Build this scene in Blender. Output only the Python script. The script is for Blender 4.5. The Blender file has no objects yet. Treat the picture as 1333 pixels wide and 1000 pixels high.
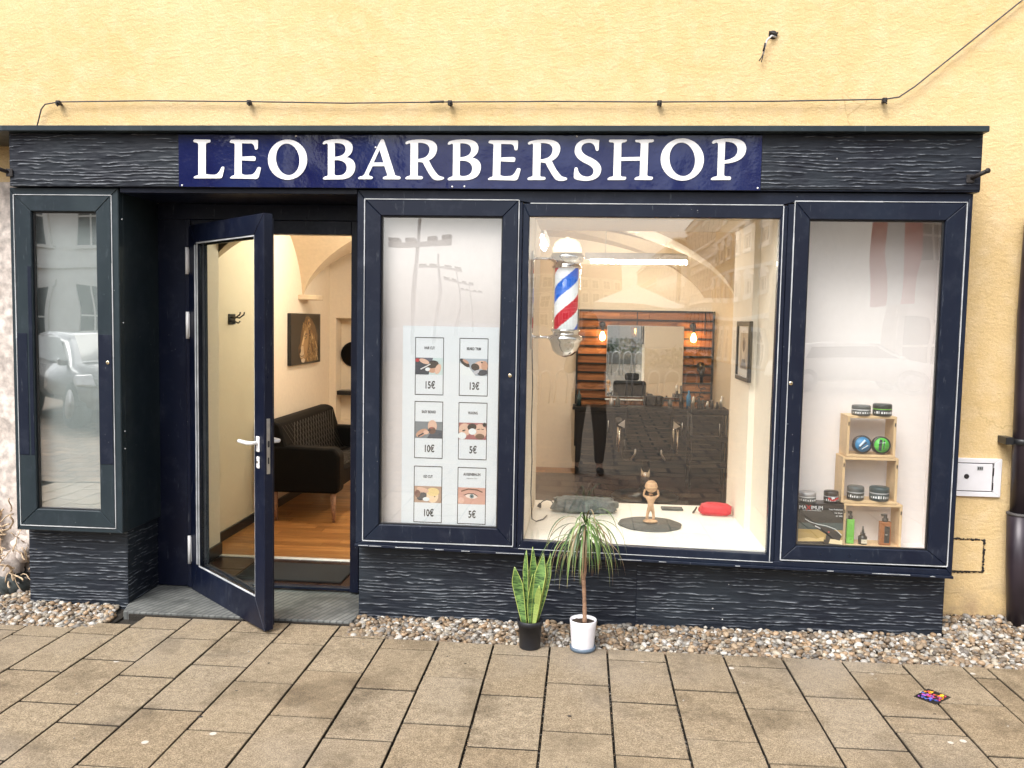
import bpy, bmesh, math, random
import numpy as np
from mathutils import Vector, Matrix, noise
random.seed(7); RN = random.random
def U(a, b): return a + (b - a) * random.random()
S = bpy.context.scene
C = S.collection
# ------------------------------------------------------------------ camera
cam = bpy.data.cameras.new('camera'); camo = bpy.data.objects.new('camera', cam); C.objects.link(camo)
cam.sensor_width = 36; cam.lens = 30.4726; cam.clip_start = 0.05; cam.clip_end = 600
r = ((0.996446, -0.080605, -0.024454), (0.08215, 0.994115, 0.070621), (0.018617, -0.072379, 0.997203))
camo.matrix_world = Matrix(((r[0][0], r[0][2], -r[0][1], 0), (r[1][0], r[1][2], -r[1][1], -4.71), (r[2][0], r[2][2], -r[2][1], 1.72), (0, 0, 0, 1)))
S.camera = camo
# ------------------------------------------------------------------ sky, sun, exposure
W = bpy.data.worlds.new('World'); S.world = W; W.use_nodes = True
nt = W.node_tree; bg = nt.nodes['Background']
sky = nt.nodes.new('ShaderNodeTexSky'); sky.sky_type = 'NISHITA'; sky.sun_disc = False
SUN_EL, SUN_AZ = 52, -28          # degrees; azimuth from straight out of the facade towards the left
sky.sun_elevation = math.radians(SUN_EL); sky.sun_rotation = math.radians(180 - SUN_AZ)
sky.dust_density = 4; sky.air_density = 1
hs = nt.nodes.new('ShaderNodeHueSaturation'); hs.inputs['Saturation'].default_value = 0.22
nt.links.new(sky.outputs[0], hs.inputs['Color']); nt.links.new(hs.outputs[0], bg.inputs['Color'])
bg.inputs['Strength'].default_value = 0.15
sl = bpy.data.lights.new('sun', 'SUN'); sl.energy = 1.1; sl.angle = math.radians(30); sl.color = (1, .96, .9)
so = bpy.data.objects.new('sun', sl); C.objects.link(so)
el, az = math.radians(SUN_EL), math.radians(SUN_AZ)
sd = Vector((math.sin(az) * math.cos(el), -math.cos(az) * math.cos(el), math.sin(el)))
so.rotation_euler = sd.to_track_quat('Z', 'Y').to_euler()
S.view_settings.view_transform = 'Standard'; S.view_settings.look = 'None'
S.view_settings.gamma = 1; S.view_settings.use_curve_mapping = False
S.view_settings.exposure = 1.12
S.cycles.max_bounces = 8; S.cycles.transparent_max_bounces = 12; S.cycles.caustics_reflective = False
S.cycles.caustics_refractive = False; S.cycles.sample_clamp_indirect = 6

# ------------------------------------------------------------------ materials
class N:
    def __init__(s, name):
        s.m = bpy.data.materials.new(name); s.m.use_nodes = True; s.t = s.m.node_tree
        s.b = s.t.nodes['Principled BSDF']; s.o = s.t.nodes['Material Output']; s.tc = None
    def n(s, ty, **k):
        d = s.t.nodes.new('ShaderNode' + ty)
        for a, b in k.items():
            if a.startswith('i_'):
                q = a[2:]; q = int(q) if q.isdigit() else q.replace('_', ' ')
                if hasattr(b, 'links') or isinstance(b, bpy.types.NodeSocket): s.t.links.new(b, d.inputs[q])
                else: d.inputs[q].default_value = b
            else: setattr(d, a, b)
        return d
    def co(s, scale=(1, 1, 1), kind='Object', rot=(0, 0, 0)):
        if not s.tc: s.tc = s.n('TexCoord')
        if kind == 'World': src = s.n('NewGeometry').outputs['Position']
        else: src = s.tc.outputs[kind]
        return s.n('Mapping', i_Vector=src, i_Scale=scale, i_Rotation=rot).outputs[0]
    def noise(s, sc, vec=None, det=4, rough=.55, dist=0):
        return s.n('TexNoise', i_Vector=vec if vec else s.co(), i_Scale=sc, i_Detail=det, i_Roughness=rough, i_Distortion=dist).outputs[0]
    def ramp(s, f, a, b, ca=(0, 0, 0, 1), cb=(1, 1, 1, 1)):
        d = s.n('ValToRGB', i_Fac=f); e = d.color_ramp.elements
        e[0].position, e[1].position = a, b; e[0].color, e[1].color = ca, cb
        return d.outputs[0]
    def mix(s, f, a, b, bt='MIX'):
        d = s.n('Mix', data_type='RGBA', blend_type=bt)
        for i, v in ((0, f), (6, a), (7, b)):
            if isinstance(v, bpy.types.NodeSocket): s.t.links.new(v, d.inputs[i])
            else: d.inputs[i].default_value = v if i == 0 else (*v[:3], 1)
        return d.outputs[2]
    def bump(s, h, st, dist=.01, nrm=None):
        d = s.n('Bump', i_Height=h, i_Strength=st, i_Distance=dist)
        if nrm: s.t.links.new(nrm, d.inputs['Normal'])
        return d.outputs[0]
    def set(s, **k):
        for a, b in k.items():
            q = a.replace('_', ' ')
            if isinstance(b, bpy.types.NodeSocket): s.t.links.new(b, s.b.inputs[q])
            else:
                if q in ('Base Color', 'Emission Color') and len(b) == 3: b = (*b, 1)
                s.b.inputs[q].default_value = b
        return s.m
M = {}
def simple(name, col, rough=.5, metal=0, var=.12, nscale=30, bump=0, bscale=200, coat=0):
    a = N(name); f = a.noise(nscale, det=5)
    c = a.mix(a.ramp(f, .3, .7), [x * (1 - var) for x in col], [min(1, x * (1 + var)) for x in col])
    k = dict(Base_Color=c, Roughness=rough, Metallic=metal, Coat_Weight=coat)
    if bump: k['Normal'] = a.bump(a.noise(bscale, det=3), bump, .002)
    M[name] = a.set(**k); return M[name]
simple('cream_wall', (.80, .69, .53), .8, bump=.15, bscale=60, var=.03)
simple('cream_reveal', (.86, .78, .66), .7, var=.03)
simple('sill_white', (.85, .82, .76), .45, var=.03)
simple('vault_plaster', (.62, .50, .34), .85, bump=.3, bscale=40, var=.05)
simple('white_panel', (.92, .86, .85), .55, var=.02)
simple('grey_panel', (.70, .77, .78), .5, var=.04)
simple('case_white', (.68, .62, .61), .55, var=.02)
simple('poster_paper', (.72, .75, .79), .35, var=.01)
simple('white_plastic', (.8, .8, .8), .3, var=.02)
simple('meter_grey', (.72, .71, .74), .4, var=.06, nscale=9)
simple('black_plastic', (.012, .012, .014), .35)
simple('black_leather', (.003, .0028, .0026), .62, bump=.2, bscale=300); M['black_leather'].node_tree.nodes['Principled BSDF'].inputs['Specular IOR Level'].default_value = .14
simple('black_metal', (.012, .013, .015), .4)
simple('dark_cabinet', (.006, .008, .011), .3)
simple('chrome', (.75, .73, .70), .08, 1, var=.02)
simple('brass_chrome', (.85, .74, .52), .12, 1, var=.02)
simple('steel', (.55, .55, .55), .28, 1, var=.1)
simple('zinc', (.50, .49, .50), .45, .6, var=.15, nscale=12)
simple('red_bag', (.55, .012, .03), .55, bump=.5, bscale=80)
simple('grey_cloth', (.14, .16, .16), .85, bump=.8, bscale=90, var=.35)
simple('dark_slate', (.05, .06, .06), .6, bump=.6, bscale=60, var=.4)
simple('terracotta', (.55, .33, .18), .6, bump=.3, bscale=90, var=.25)
simple('pine', (.72, .50, .28), .55, var=.12, nscale=8)
simple('pot_black', (.012, .013, .018), .45)
simple('pot_white', (.80, .79, .84), .3, var=.02)
simple('saucer_blue', (.10, .14, .19), .4)
simple('soil', (.035, .022, .014), .95, bump=1, bscale=90, var=.6, nscale=80)
simple('trunk', (.32, .19, .12), .8, bump=.7, bscale=120, var=.3, nscale=50)
simple('gasket', (.46, .48, .50), .5, var=.3, nscale=9)
simple('hook_iron', (.015, .012, .012), .6, bump=.5, var=.4)
simple('cable_grey', (.06, .055, .055), .6)
simple('wire_white', (.65, .62, .60), .5)
simple('interior_tile', (.035, .018, .014), .25, var=.3, nscale=4)
M['interior_tile'].node_tree.nodes['Principled BSDF'].inputs['Specular IOR Level'].default_value = .3
simple('mat_black', (.008, .008, .009), .95, bump=.8, bscale=400)
simple('threshold', (.75, .75, .74), .4, .3)
simple('car_paint', (.22, .22, .23), .25, coat=1, var=.02)
simple('tyre', (.015, .015, .015), .8)
simple('car_glass', (.02, .025, .03), .05)
simple('skin', (.50, .30, .21), .6, var=.05)
simple('hair', (.02, .013, .01), .7)
simple('jacket', (.03, .035, .045), .85, bump=.4, var=.2)
simple('trousers', (.012, .012, .016), .9, bump=.3, var=.2)
simple('facade_pale', (.72, .70, .66), .85, var=.08, nscale=1)
simple('facade_ochre', (.52, .38, .20), .85, var=.1, nscale=1)
simple('facade_grey', (.40, .38, .35), .85, var=.1, nscale=1)
simple('facade_trim', (.72, .70, .66), .8, var=.05)
simple('window_dark', (.03, .035, .04), .12)
simple('roof_tile', (.16, .06, .04), .8, var=.3, nscale=3)
simple('asphalt', (.07, .07, .072), .85, var=.3, nscale=60)
simple('flag_red', (.50, .02, .03), .8)
simple('flag_white', (.75, .75, .75), .8)
simple('rough_stone', (.54, .48, .44), .9, bump=1, bscale=14, var=.4, nscale=22)
simple('dry_root', (.48, .36, .24), .9, var=.4)
simple('fern', (.05, .09, .03), .7)
simple('glow_cap', (.9, .78, .60), .2)
simple('hoop_white', (.75, .75, .75), .4)

def mk_plaster():
    a = N('yellow_plaster'); v = a.co(kind='World')
    big = a.noise(1.3, v, 5); mid = a.noise(9, v, 6, .65); fine = a.noise(60, v, 6, .7)
    st = a.n('TexNoise', i_Vector=a.co((3, 3, 7), 'World'), i_Scale=6, i_Detail=6, i_Roughness=.65, i_Distortion=.6).outputs[0]
    c = a.mix(a.ramp(big, .32, .68), (.685, .492, .235), (.735, .55, .295))
    c = a.mix(a.ramp(mid, .45, .8), c, (.76, .585, .35))
    c = a.mix(a.ramp(fine, .22, .36, (.85, .85, .85, 1), (0, 0, 0, 1)), c, (.50, .33, .13))
    gr = a.noise(150, v, 4, .8); c = a.mix(1., c, a.ramp(gr, .32, .6, (.86, .84, .80, 1), (1.03, 1.03, 1.03, 1)), 'MULTIPLY')
    h = a.mix(.4, a.mix(.5, a.ramp(st, .15, .85), mid), fine)
    v2 = a.n('TexVoronoi', i_Vector=a.co((1, 1, .35), 'World'), i_Scale=1.6, feature='DISTANCE_TO_EDGE')
    # hairline cracks in the render coat
    wv = a.n('TexNoise', i_Vector=v, i_Scale=3, i_Detail=6).outputs['Color']
    vv = a.n('VectorMath', operation='MULTIPLY_ADD', i_0=wv, i_1=(.5, .5, .5), i_2=v).outputs[0]
    cr = a.n('TexVoronoi', i_Vector=vv, i_Scale=1.1, feature='DISTANCE_TO_EDGE').outputs[0]
    crm = a.ramp(cr, 0, .006, (1, 1, 1, 1), (0, 0, 0, 1))
    mk = a.ramp(a.noise(.9, v, 2), .58, .66)
    f = a.n('Math', operation='MULTIPLY', i_0=crm, i_1=mk).outputs[0]
    f = a.n('Math', operation='MULTIPLY', i_0=f, i_1=.75).outputs[0]
    c = a.mix(f, c, (.42, .27, .11))
    # splash dirt just above the ground
    z = a.n('SeparateXYZ', i_0=a.n('NewGeometry').outputs['Position']).outputs[2]
    z2 = a.n('MapRange', i_Value=z, i_1=.06, i_2=.34, i_3=1, i_4=0).outputs[0]
    d = a.n('Math', operation='MULTIPLY', i_0=z2, i_1=a.ramp(mid, .35, .65)).outputs[0]
    c = a.mix(d, c, (.33, .22, .12))
    M['yellow_plaster'] = a.set(Base_Color=c, Roughness=.9, Normal=a.bump(h, .9, .012))
mk_plaster()
def mk_navy(name, c0, c1, rough=.38):
    a = N(name); v = a.co(kind='World')
    st = a.noise(2.2, a.co((1, 1, .35), 'World'), 4)
    c = a.mix(a.ramp(st, .35, .68), c0, c1)
    sc = a.noise(55, a.co((1, 1, .12), 'World'), 6, .7)
    c = a.mix(a.ramp(sc, .62, .74, (0, 0, 0, 1), (.5, .5, .5, 1)), c, (.16, .18, .20))
    du = a.noise(7, v, 6, .7); c = a.mix(a.ramp(du, .52, .72, (0, 0, 0, 1), (.14, .14, .14, 1)), c, (.10, .115, .15))
    sp = a.n('TexVoronoi', i_Vector=v, i_Scale=26).outputs[0]
    m = a.n('Math', operation='MULTIPLY', i_0=a.ramp(sp, .03, .06, (1, 1, 1, 1), (0, 0, 0, 1)), i_1=a.ramp(a.noise(2.5, v, 3), .52, .62)).outputs[0]
    c = a.mix(m, c, (.55, .56, .56))
    rr = a.n('MapRange', i_Value=a.noise(20, v, 5), i_3=rough - .1, i_4=rough + .18).outputs[0]
    M[name] = a.set(Base_Color=c, Roughness=rr, Specular_IOR_Level=.28, Normal=a.bump(a.noise(160, v, 3), .12, .002))
mk_navy('navy_paint', (.0035, .006, .018), (.008, .014, .029))
mk_navy('teal_paint', (.012, .020, .028), (.027, .040, .047), .33)
mk_navy('door_paint', (.003, .0045, .015), (.006, .010, .027), .3)
def mk_slate():
    a = N('slate_relief'); v = a.co(kind='World')
    at = a.n('Attribute', attribute_name='crest_light').outputs['Fac']
    st = a.noise(3, v, 4)
    c = a.mix(a.ramp(st, .35, .65), (.006, .0085, .017), (.016, .022, .031))
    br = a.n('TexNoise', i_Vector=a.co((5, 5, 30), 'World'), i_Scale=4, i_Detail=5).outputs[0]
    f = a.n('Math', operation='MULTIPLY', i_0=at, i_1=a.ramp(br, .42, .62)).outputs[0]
    c = a.mix(f, c, (.27, .295, .33))  # light edges of the ridges painted into the slate colour
    sp = a.n('TexVoronoi', i_Vector=v, i_Scale=17).outputs[0]
    m = a.n('Math', operation='MULTIPLY', i_0=a.ramp(sp, .05, .08, (1, 1, 1, 1), (0, 0, 0, 1)), i_1=a.ramp(a.noise(2, v, 3), .60, .66)).outputs[0]
    c = a.mix(m, c, (.6, .6, .6))
    M['slate_relief'] = a.set(Base_Color=c, Roughness=.55, Specular_IOR_Level=.35, Normal=a.bump(a.noise(120, a.co((1, 1, 3), 'World'), 4), .3, .003))
mk_slate()
def mk_paver():
    a = N('paver_concrete'); v = a.co(kind='World')
    rnd = a.n('ObjectInfo').outputs['Random']
    c = a.mix(rnd, (.235, .184, .126), (.262, .212, .152))
    rn2 = a.n('TexWhiteNoise', noise_dimensions='1D', i_W=rnd).outputs[0]; c = a.mix(a.ramp(rn2, .5, 1, (0, 0, 0, 1), (.16, .16, .16, 1)), c, (.28, .25, .215))
    sp = a.noise(165, v, 5, .9); c = a.mix(1.0, c, a.ramp(sp, .38, .62, (.30, .27, .23, 1), (1.75, 1.75, 1.7, 1)), 'MULTIPLY')
    s2 = a.noise(26, v, 4, .7); c = a.mix(1.0, c, a.ramp(s2, .3, .7, (.72, .70, .66, 1), (1.22, 1.22, 1.22, 1)), 'MULTIPLY')
    bl = a.noise(2.7, v, 6, .62, .4); c = a.mix(a.ramp(bl, .50, .74, (0, 0, 0, 1), (.85, .85, .85, 1)), c, a.mix(1., c, (.30, .27, .22), 'MULTIPLY'))
    b2 = a.noise(1.1, v, 3); c = a.mix(a.ramp(b2, .5, .75, (0, 0, 0, 1), (.5, .5, .5, 1)), c, (.30, .26, .215))
    ed = a.n('TexCoord').outputs['Generated']
    sv = a.n('TexVoronoi', i_Vector=v, i_Scale=60).outputs[0]
    c = a.mix(a.ramp(sv, .10, .2, (.8, .8, .8, 1), (0, 0, 0, 1)), c, (.09, .06, .04))
    gm = a.n('TexVoronoi', i_Vector=v, i_Scale=5.5); 
    gmm = a.n('Math', operation='MULTIPLY', i_0=a.ramp(gm.outputs[0], .07, .085, (1, 1, 1, 1), (0, 0, 0, 1)), i_1=a.ramp(a.noise(1.7, v, 2), .56, .6)).outputs[0]
    c = a.mix(gmm, c, (.52, .48, .43))
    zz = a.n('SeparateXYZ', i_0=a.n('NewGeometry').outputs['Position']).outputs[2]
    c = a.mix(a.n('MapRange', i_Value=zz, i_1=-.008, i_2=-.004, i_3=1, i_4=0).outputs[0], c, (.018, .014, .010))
    M['paver_concrete'] = a.set(Base_Color=c, Roughness=.75, Normal=a.bump(a.mix(.5, sp, sv), .5, .004))
mk_paver()
def mk_step():
    a = N('step_concrete'); v = a.co(kind='World')
    wv = a.n('TexWave', i_Vector=a.co((1, 1, 1), 'World', (0, 0, .35)), i_Scale=9, i_Distortion=.6, i_Detail=3, i_Detail_Scale=3, bands_direction='X').outputs['Fac']
    c = a.mix(a.ramp(a.noise(7, v, 6, .65), .35, .7), (.065, .07, .068), (.20, .205, .195))
    c = a.mix(a.ramp(wv, .05, .3, (.75, .75, .75, 1), (0, 0, 0, 1)), c, (.05, .052, .052))
    M['step_concrete'] = a.set(Base_Color=c, Roughness=.7, Normal=a.bump(wv, .35, .003))
mk_step()
def mk_col(name, rough=.6, vary=False):
    a = N(name); c = a.n('Attribute', attribute_name='Col').outputs['Color']
    if vary:
        c = a.mix(a.ramp(a.noise(70, a.co(kind='World'), 4), .3, .7, (.0, .0, .0, 1), (.35, .35, .35, 1)), c, (.25, .18, .12))
        return a.set(Base_Color=c, Roughness=rough, Normal=a.bump(a.noise(160, a.co(kind='World'), 3), .25, .002))
    return a.set(Base_Color=c, Roughness=rough)
M['print'] = mk_col('print', .35); M['lit_stripes'] = mk_col('lit_stripes', .3)
_t = M['lit_stripes'].node_tree; _b = _t.nodes['Principled BSDF']; _t.links.new(_b.inputs['Base Color'].links[0].from_socket, _b.inputs['Emission Color']); _b.inputs['Emission Strength'].default_value = .28; M['pebble'] = mk_col('pebble', .55, True); M['leafcol'] = mk_col('leafcol', .4)
def mk_bed():
    a = N('joint_sand'); v = a.co(kind='World'); n = a.noise(160, v, 4, .8)
    M['joint_sand'] = a.set(Base_Color=a.mix(a.ramp(n, .35, .72), (.006, .005, .004), (.055, .045, .034)), Roughness=.95, Normal=a.bump(n, 1, .006))
mk_bed()
def mk_sign():
    a = N('sign_blue'); v = a.co(kind='World'); n = a.noise(3.2, a.co((1, 1, .7), 'World'), 2)
    c = a.mix(a.ramp(n, .3, .7), (.003, .005, .052), (.012, .021, .092))
    M['sign_blue'] = a.set(Base_Color=c, Roughness=.13, Specular_IOR_Level=.4, Normal=a.bump(a.mix(.05, n, a.noise(30, v, 2)), .30, .10))
mk_sign()
simple('letter_white', (.86, .86, .87), .35, var=.01)
def mk_wood(name, ca, cb, axis, rough=.45, hot=None, coat=0):
    a = N(name); rnd = a.n('ObjectInfo').outputs['Random']
    sc = [28, 28, 28]; sc[axis] = 2.2
    off = a.n('VectorMath', operation='ADD', i_0=a.co(sc, 'World'), i_1=a.n('Combine' + 'XYZ', i_0=a.n('Math', operation='MULTIPLY', i_0=rnd, i_1=40.).outputs[0]).outputs[0]).outputs[0]
    g = a.n('TexNoise', i_Vector=off, i_Scale=1, i_Detail=7, i_Roughness=.65, i_Distortion=.8).outputs[0]
    c = a.mix(a.ramp(g, .3, .7), ca, cb)
    c = a.mix(a.n('MapRange', i_Value=rnd, i_3=0, i_4=.55).outputs[0], c, [x * .45 for x in ca])
    M[name] = a.set(Base_Color=c, Roughness=rough, Coat_Weight=coat, Normal=a.bump(g, .25, .003))
mk_wood('floor_wood', (.30, .115, .03), (.62, .31, .10), 0, .32)
mk_wood('plank_wood', (.16, .05, .018), (.60, .25, .085), 0, .6)
def mk_glass(name, tint=(.96, .975, .97), f0=.05, rough=0.0):
    a = N(name); a.t.nodes.remove(a.b); v = a.co(kind='World')
    bp = a.bump(a.noise(.9, v, 2), .018, .3)
    fc = a.n('LayerWeight', i_Blend=.5).outputs['Facing']
    p5 = a.n('Math', operation='POWER', i_0=fc, i_1=5.).outputs[0]
    f = a.n('MapRange', i_Value=p5, i_3=f0, i_4=.9).outputs[0]
    tr = a.n('BsdfTransparent', i_Color=(*tint, 1)); gl = a.n('BsdfGlossy', i_Color=(1, 1, 1, 1), i_Roughness=rough, i_Normal=bp)
    mx = a.n('MixShader', i_0=f, i_1=tr.outputs[0], i_2=gl.outputs[0])
    a.t.links.new(mx.outputs[0], a.o.inputs[0]); M[name] = a.m
mk_glass('shop_glass', (.975, .985, .98), f0=.09); mk_glass('case_glass', f0=.30); mk_glass('clear_glass', (.86, .90, .865), f0=.05); mk_glass('pole_glass', f0=.03)
def emit(name, col, st):
    a = N(name); M[name] = a.set(Base_Color=(.9, .9, .9), Emission_Color=col, Emission_Strength=st)
emit('tube_glow', (1, .91, .78), 72); emit('bulb_glow', (1, .50, .12), 30); emit('filament', (1, .62, .2), 60)
emit('dome_glow', (1, .80, .52), .55); M['dome_glow'].node_tree.nodes['Principled BSDF'].inputs['Roughness'].default_value = .15
def mk_mirror():
    a = N('mirror_glass'); M['mirror_glass'] = a.set(Base_Color=(.85, .87, .86), Metallic=1., Roughness=.015)
mk_mirror()
def mk_sans():
    a = N('sansevieria'); uv = a.n('Attribute', attribute_name='Col').outputs['Color']
    v = a.co((1, 1, 1), 'World'); s_ = a.n('SeparateColor', i_0=uv)
    w = a.n('TexNoise', i_Vector=a.co((14, 14, 90), 'World'), i_Scale=1, i_Detail=4, i_Distortion=1.4).outputs[0]
    c = a.mix(a.ramp(w, .42, .60), (.15, .27, .075), (.025, .065, .02))
    c = a.mix(s_.outputs[0], c, (.36, .43, .11))
    M['sansevieria'] = a.set(Base_Color=c, Roughness=.35)
mk_sans()
def mk_square():
    a = N('square_paving'); v = a.co(kind='World')
    b = a.n('TexBrick', i_Vector=v, i_Scale=1., i_Color1=(.27, .185, .11, 1), i_Color2=(.15, .10, .062, 1), i_Mortar=(.012, .010, .008, 1))
    b.inputs['Mortar Size'].default_value = .02; b.inputs['Brick Width'].default_value = .42; b.inputs['Row Height'].default_value = .28
    c = a.mix(a.ramp(a.noise(2.2, v, 5), .4, .7), b.outputs[0], (.10, .08, .055), 'MIX')
    M['square_paving'] = a.set(Base_Color=c, Roughness=.8, Normal=a.bump(b.outputs[1], 1, -.02))
mk_square()

# ------------------------------------------------------------------ mesh builder
class MB:
    def __init__(s, M4=None): s.v = []; s.f = []; s.c = []; s.M = M4 or Matrix(); s.col = None; s.sm = []
    def add(s, vs, fs, col=None, smooth=False):
        o = len(s.v); s.v += [tuple(s.M @ Vector(p)) for p in vs]
        s.f += [tuple(o + i for i in f) for f in fs]; col = col or s.col or (1, 1, 1)
        s.c += [col] * len(fs); s.sm += [smooth] * len(fs); return s
    def frombm(s, bm, smooth=False, col=None):
        bm.verts.index_update(); s.add([v.co[:] for v in bm.verts], [[v.index for v in f.verts] for f in bm.faces], col, smooth); bm.free(); return s
    def prism(s, poly, a0, a1, axis='y', bev=0, col=None, seg=1):
        # poly: points in the plane across the axis, extruded from a0 to a1
        def p3(u, w, a): return {'y': (u, a, w), 'x': (a, u, w), 'z': (u, w, a)}[axis]
        bm = bmesh.new(); n = len(poly)
        A = [bm.verts.new(p3(u, w, a0)) for u, w in poly]; B = [bm.verts.new(p3(u, w, a1)) for u, w in poly]
        bm.faces.new(A); bm.faces.new(B[::-1])
        for i in range(n): bm.faces.new((A[i], B[i], B[(i + 1) % n], A[(i + 1) % n]))
        bmesh.ops.recalc_face_normals(bm, faces=bm.faces)
        if bev: bmesh.ops.bevel(bm, geom=bm.edges[:], offset=bev, segments=seg, affect='EDGES', profile=.5)
        return s.frombm(bm, col=col)
    def box(s, x0, x1, y0, y1, z0, z1, bev=0, col=None, seg=1):
        return s.prism([(x0, z0), (x1, z0), (x1, z1), (x0, z1)], y0, y1, 'y', bev, col, seg)
    def tube(s, pts, rad, n=8, col=None, cap=True):
        pts = [Vector(p) for p in pts]; m = len(pts)
        rs = rad if isinstance(rad, (list, tuple)) else [rad] * m
        vs = []; fs = []; up = None
        for i, p in enumerate(pts):
            t = (pts[min(i + 1, m - 1)] - pts[max(i - 1, 0)]).normalized()
            if up is None: up = Vector((0, 0, 1)) if abs(t.z) < .9 else Vector((1, 0, 0))
            x = t.cross(up).normalized(); y = x.cross(t).normalized(); up = y
            for k in range(n):
                a = 2 * math.pi * k / n; vs.append(p + (x * math.cos(a) + y * math.sin(a)) * rs[i])
        for i in range(m - 1):
            for k in range(n): fs.append((i * n + k, i * n + (k + 1) % n, (i + 1) * n + (k + 1) % n, (i + 1) * n + k))
        if cap: fs += [tuple(range(n))[::-1], tuple(range((m - 1) * n, m * n))]
        return s.add(vs, fs, col, True)
    def lathe(s, prof, c, n=24, ax=Vector((0, 0, 1)), col=None, smooth=True):
        ax = Vector(ax).normalized(); x = ax.orthogonal().normalized(); y = ax.cross(x); c = Vector(c); vs = []; fs = []
        for rr, h in prof:
            for k in range(n):
                a = 2 * math.pi * k / n; vs.append(c + ax * h + (x * math.cos(a) + y * math.sin(a)) * max(rr, 1e-5))
        m = len(prof)
        for i in range(m - 1):
            for k in range(n): fs.append((i * n + k, i * n + (k + 1) % n, (i + 1) * n + (k + 1) % n, (i + 1) * n + k))
        if prof[0][0] > 1e-4: fs.append(tuple(range(n))[::-1])
        if prof[-1][0] > 1e-4: fs.append(tuple(range((m - 1) * n, m * n)))
        return s.add(vs, fs, col, smooth)
    def ball(s, c, r, n=16, m=10, sq=(1, 1, 1), col=None):
        vs = []; fs = []
        for i in range(m + 1):
            t = math.pi * i / m
            for k in range(n):
                a = 2 * math.pi * k / n
                vs.append((c[0] + r * sq[0] * max(math.sin(t), 1e-4) * math.cos(a), c[1] + r * sq[1] * max(math.sin(t), 1e-4) * math.sin(a), c[2] + r * sq[2] * math.cos(t)))
        for i in range(m):
            for k in range(n): fs.append((i * n + k, (i + 1) * n + k, (i + 1) * n + (k + 1) % n, i * n + (k + 1) % n))
        return s.add(vs, fs, col, True)
    def quad(s, a, b, c, d, col=None): return s.add([a, b, c, d], [(0, 1, 2, 3)], col)
    def build(s, name, mat, parent=None, org=None, kind=None):
        o3 = Vector(org) if org is not None else (Vector(parent['org']) if parent is not None else Vector((0, 0, 0)))
        me = bpy.data.meshes.new(name)
        me.from_pydata([tuple(Vector(p) - o3) for p in s.v], [], s.f); me.update()
        me.polygons.foreach_set('use_smooth', s.sm)
        if any(c != (1, 1, 1) for c in s.c):
            ca = me.color_attributes.new('Col', 'FLOAT_COLOR', 'CORNER')
            buf = []
            for f, c in zip(s.f, s.c): buf += [c[0], c[1], c[2], 1.] * len(f)
            ca.data.foreach_set('color', buf)
        me.materials.append(M[mat] if isinstance(mat, str) else mat)
        o = bpy.data.objects.new(name, me); C.objects.link(o)
        if parent is not None: o.parent = parent; o['org'] = parent['org']
        else: o.location = o3; o['org'] = tuple(o3)
        if kind: o['kind'] = kind
        return o
def thing(name, label, cat, loc=(0, 0, 0), group=None):
    o = bpy.data.objects.new(name, None); C.objects.link(o); o.location = loc; o['org'] = tuple(map(float, loc))
    o.empty_display_size = .1
    return tag(o, label, cat, group)
def tag(o, label, cat, group=None):
    o['label'] = label; o['category'] = cat
    if group: o['group'] = group
    return o
def struct(mb, name, mat, parent=None): return mb.build(name, mat, parent, kind=None if parent else 'structure')
def relabel(o, l): o['label'] = l; return o
def text(s, size, loc, parent, mat, name='lettering', sx=1., align='CENTER', ext=.0004, rx=90, yaw=0, bold=0):
    cu = bpy.data.curves.new(name, 'FONT'); cu.body = s; cu.size = size; cu.align_x = align; cu.align_y = 'CENTER'; cu.extrude = ext; cu.offset = bold; cu.resolution_u = 3
    t = bpy.data.objects.new(name, cu); C.objects.link(t)
    me = bpy.data.meshes.new_from_object(t); bpy.data.objects.remove(t); bpy.data.curves.remove(cu)
    Mx = Matrix.Rotation(math.radians(yaw), 4, 'Z') @ Matrix.Rotation(math.radians(rx), 4, 'X') @ Matrix.Diagonal((sx, 1, 1, 1))
    me.transform(Matrix.Translation(Vector(loc) - Vector(parent['org'])) @ Mx)
    me.materials.clear(); me.materials.append(M[mat]); o = bpy.data.objects.new(name, me); C.objects.link(o); o.parent = parent; o['org'] = parent['org']
    return o
def vnoise(x, z, seed):
    # smooth value noise on arrays
    rs = np.random.RandomState(seed); T = rs.rand(256, 256)
    xi = np.floor(x).astype(int); zi = np.floor(z).astype(int); fx = x - xi; fz = z - zi
    fx = fx * fx * (3 - 2 * fx); fz = fz * fz * (3 - 2 * fz)
    g = lambda a, b: T[a % 256, b % 256]
    return (g(xi, zi) * (1 - fx) + g(xi + 1, zi) * fx) * (1 - fz) + (g(xi, zi + 1) * (1 - fx) + g(xi + 1, zi + 1) * fx) * fz
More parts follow.
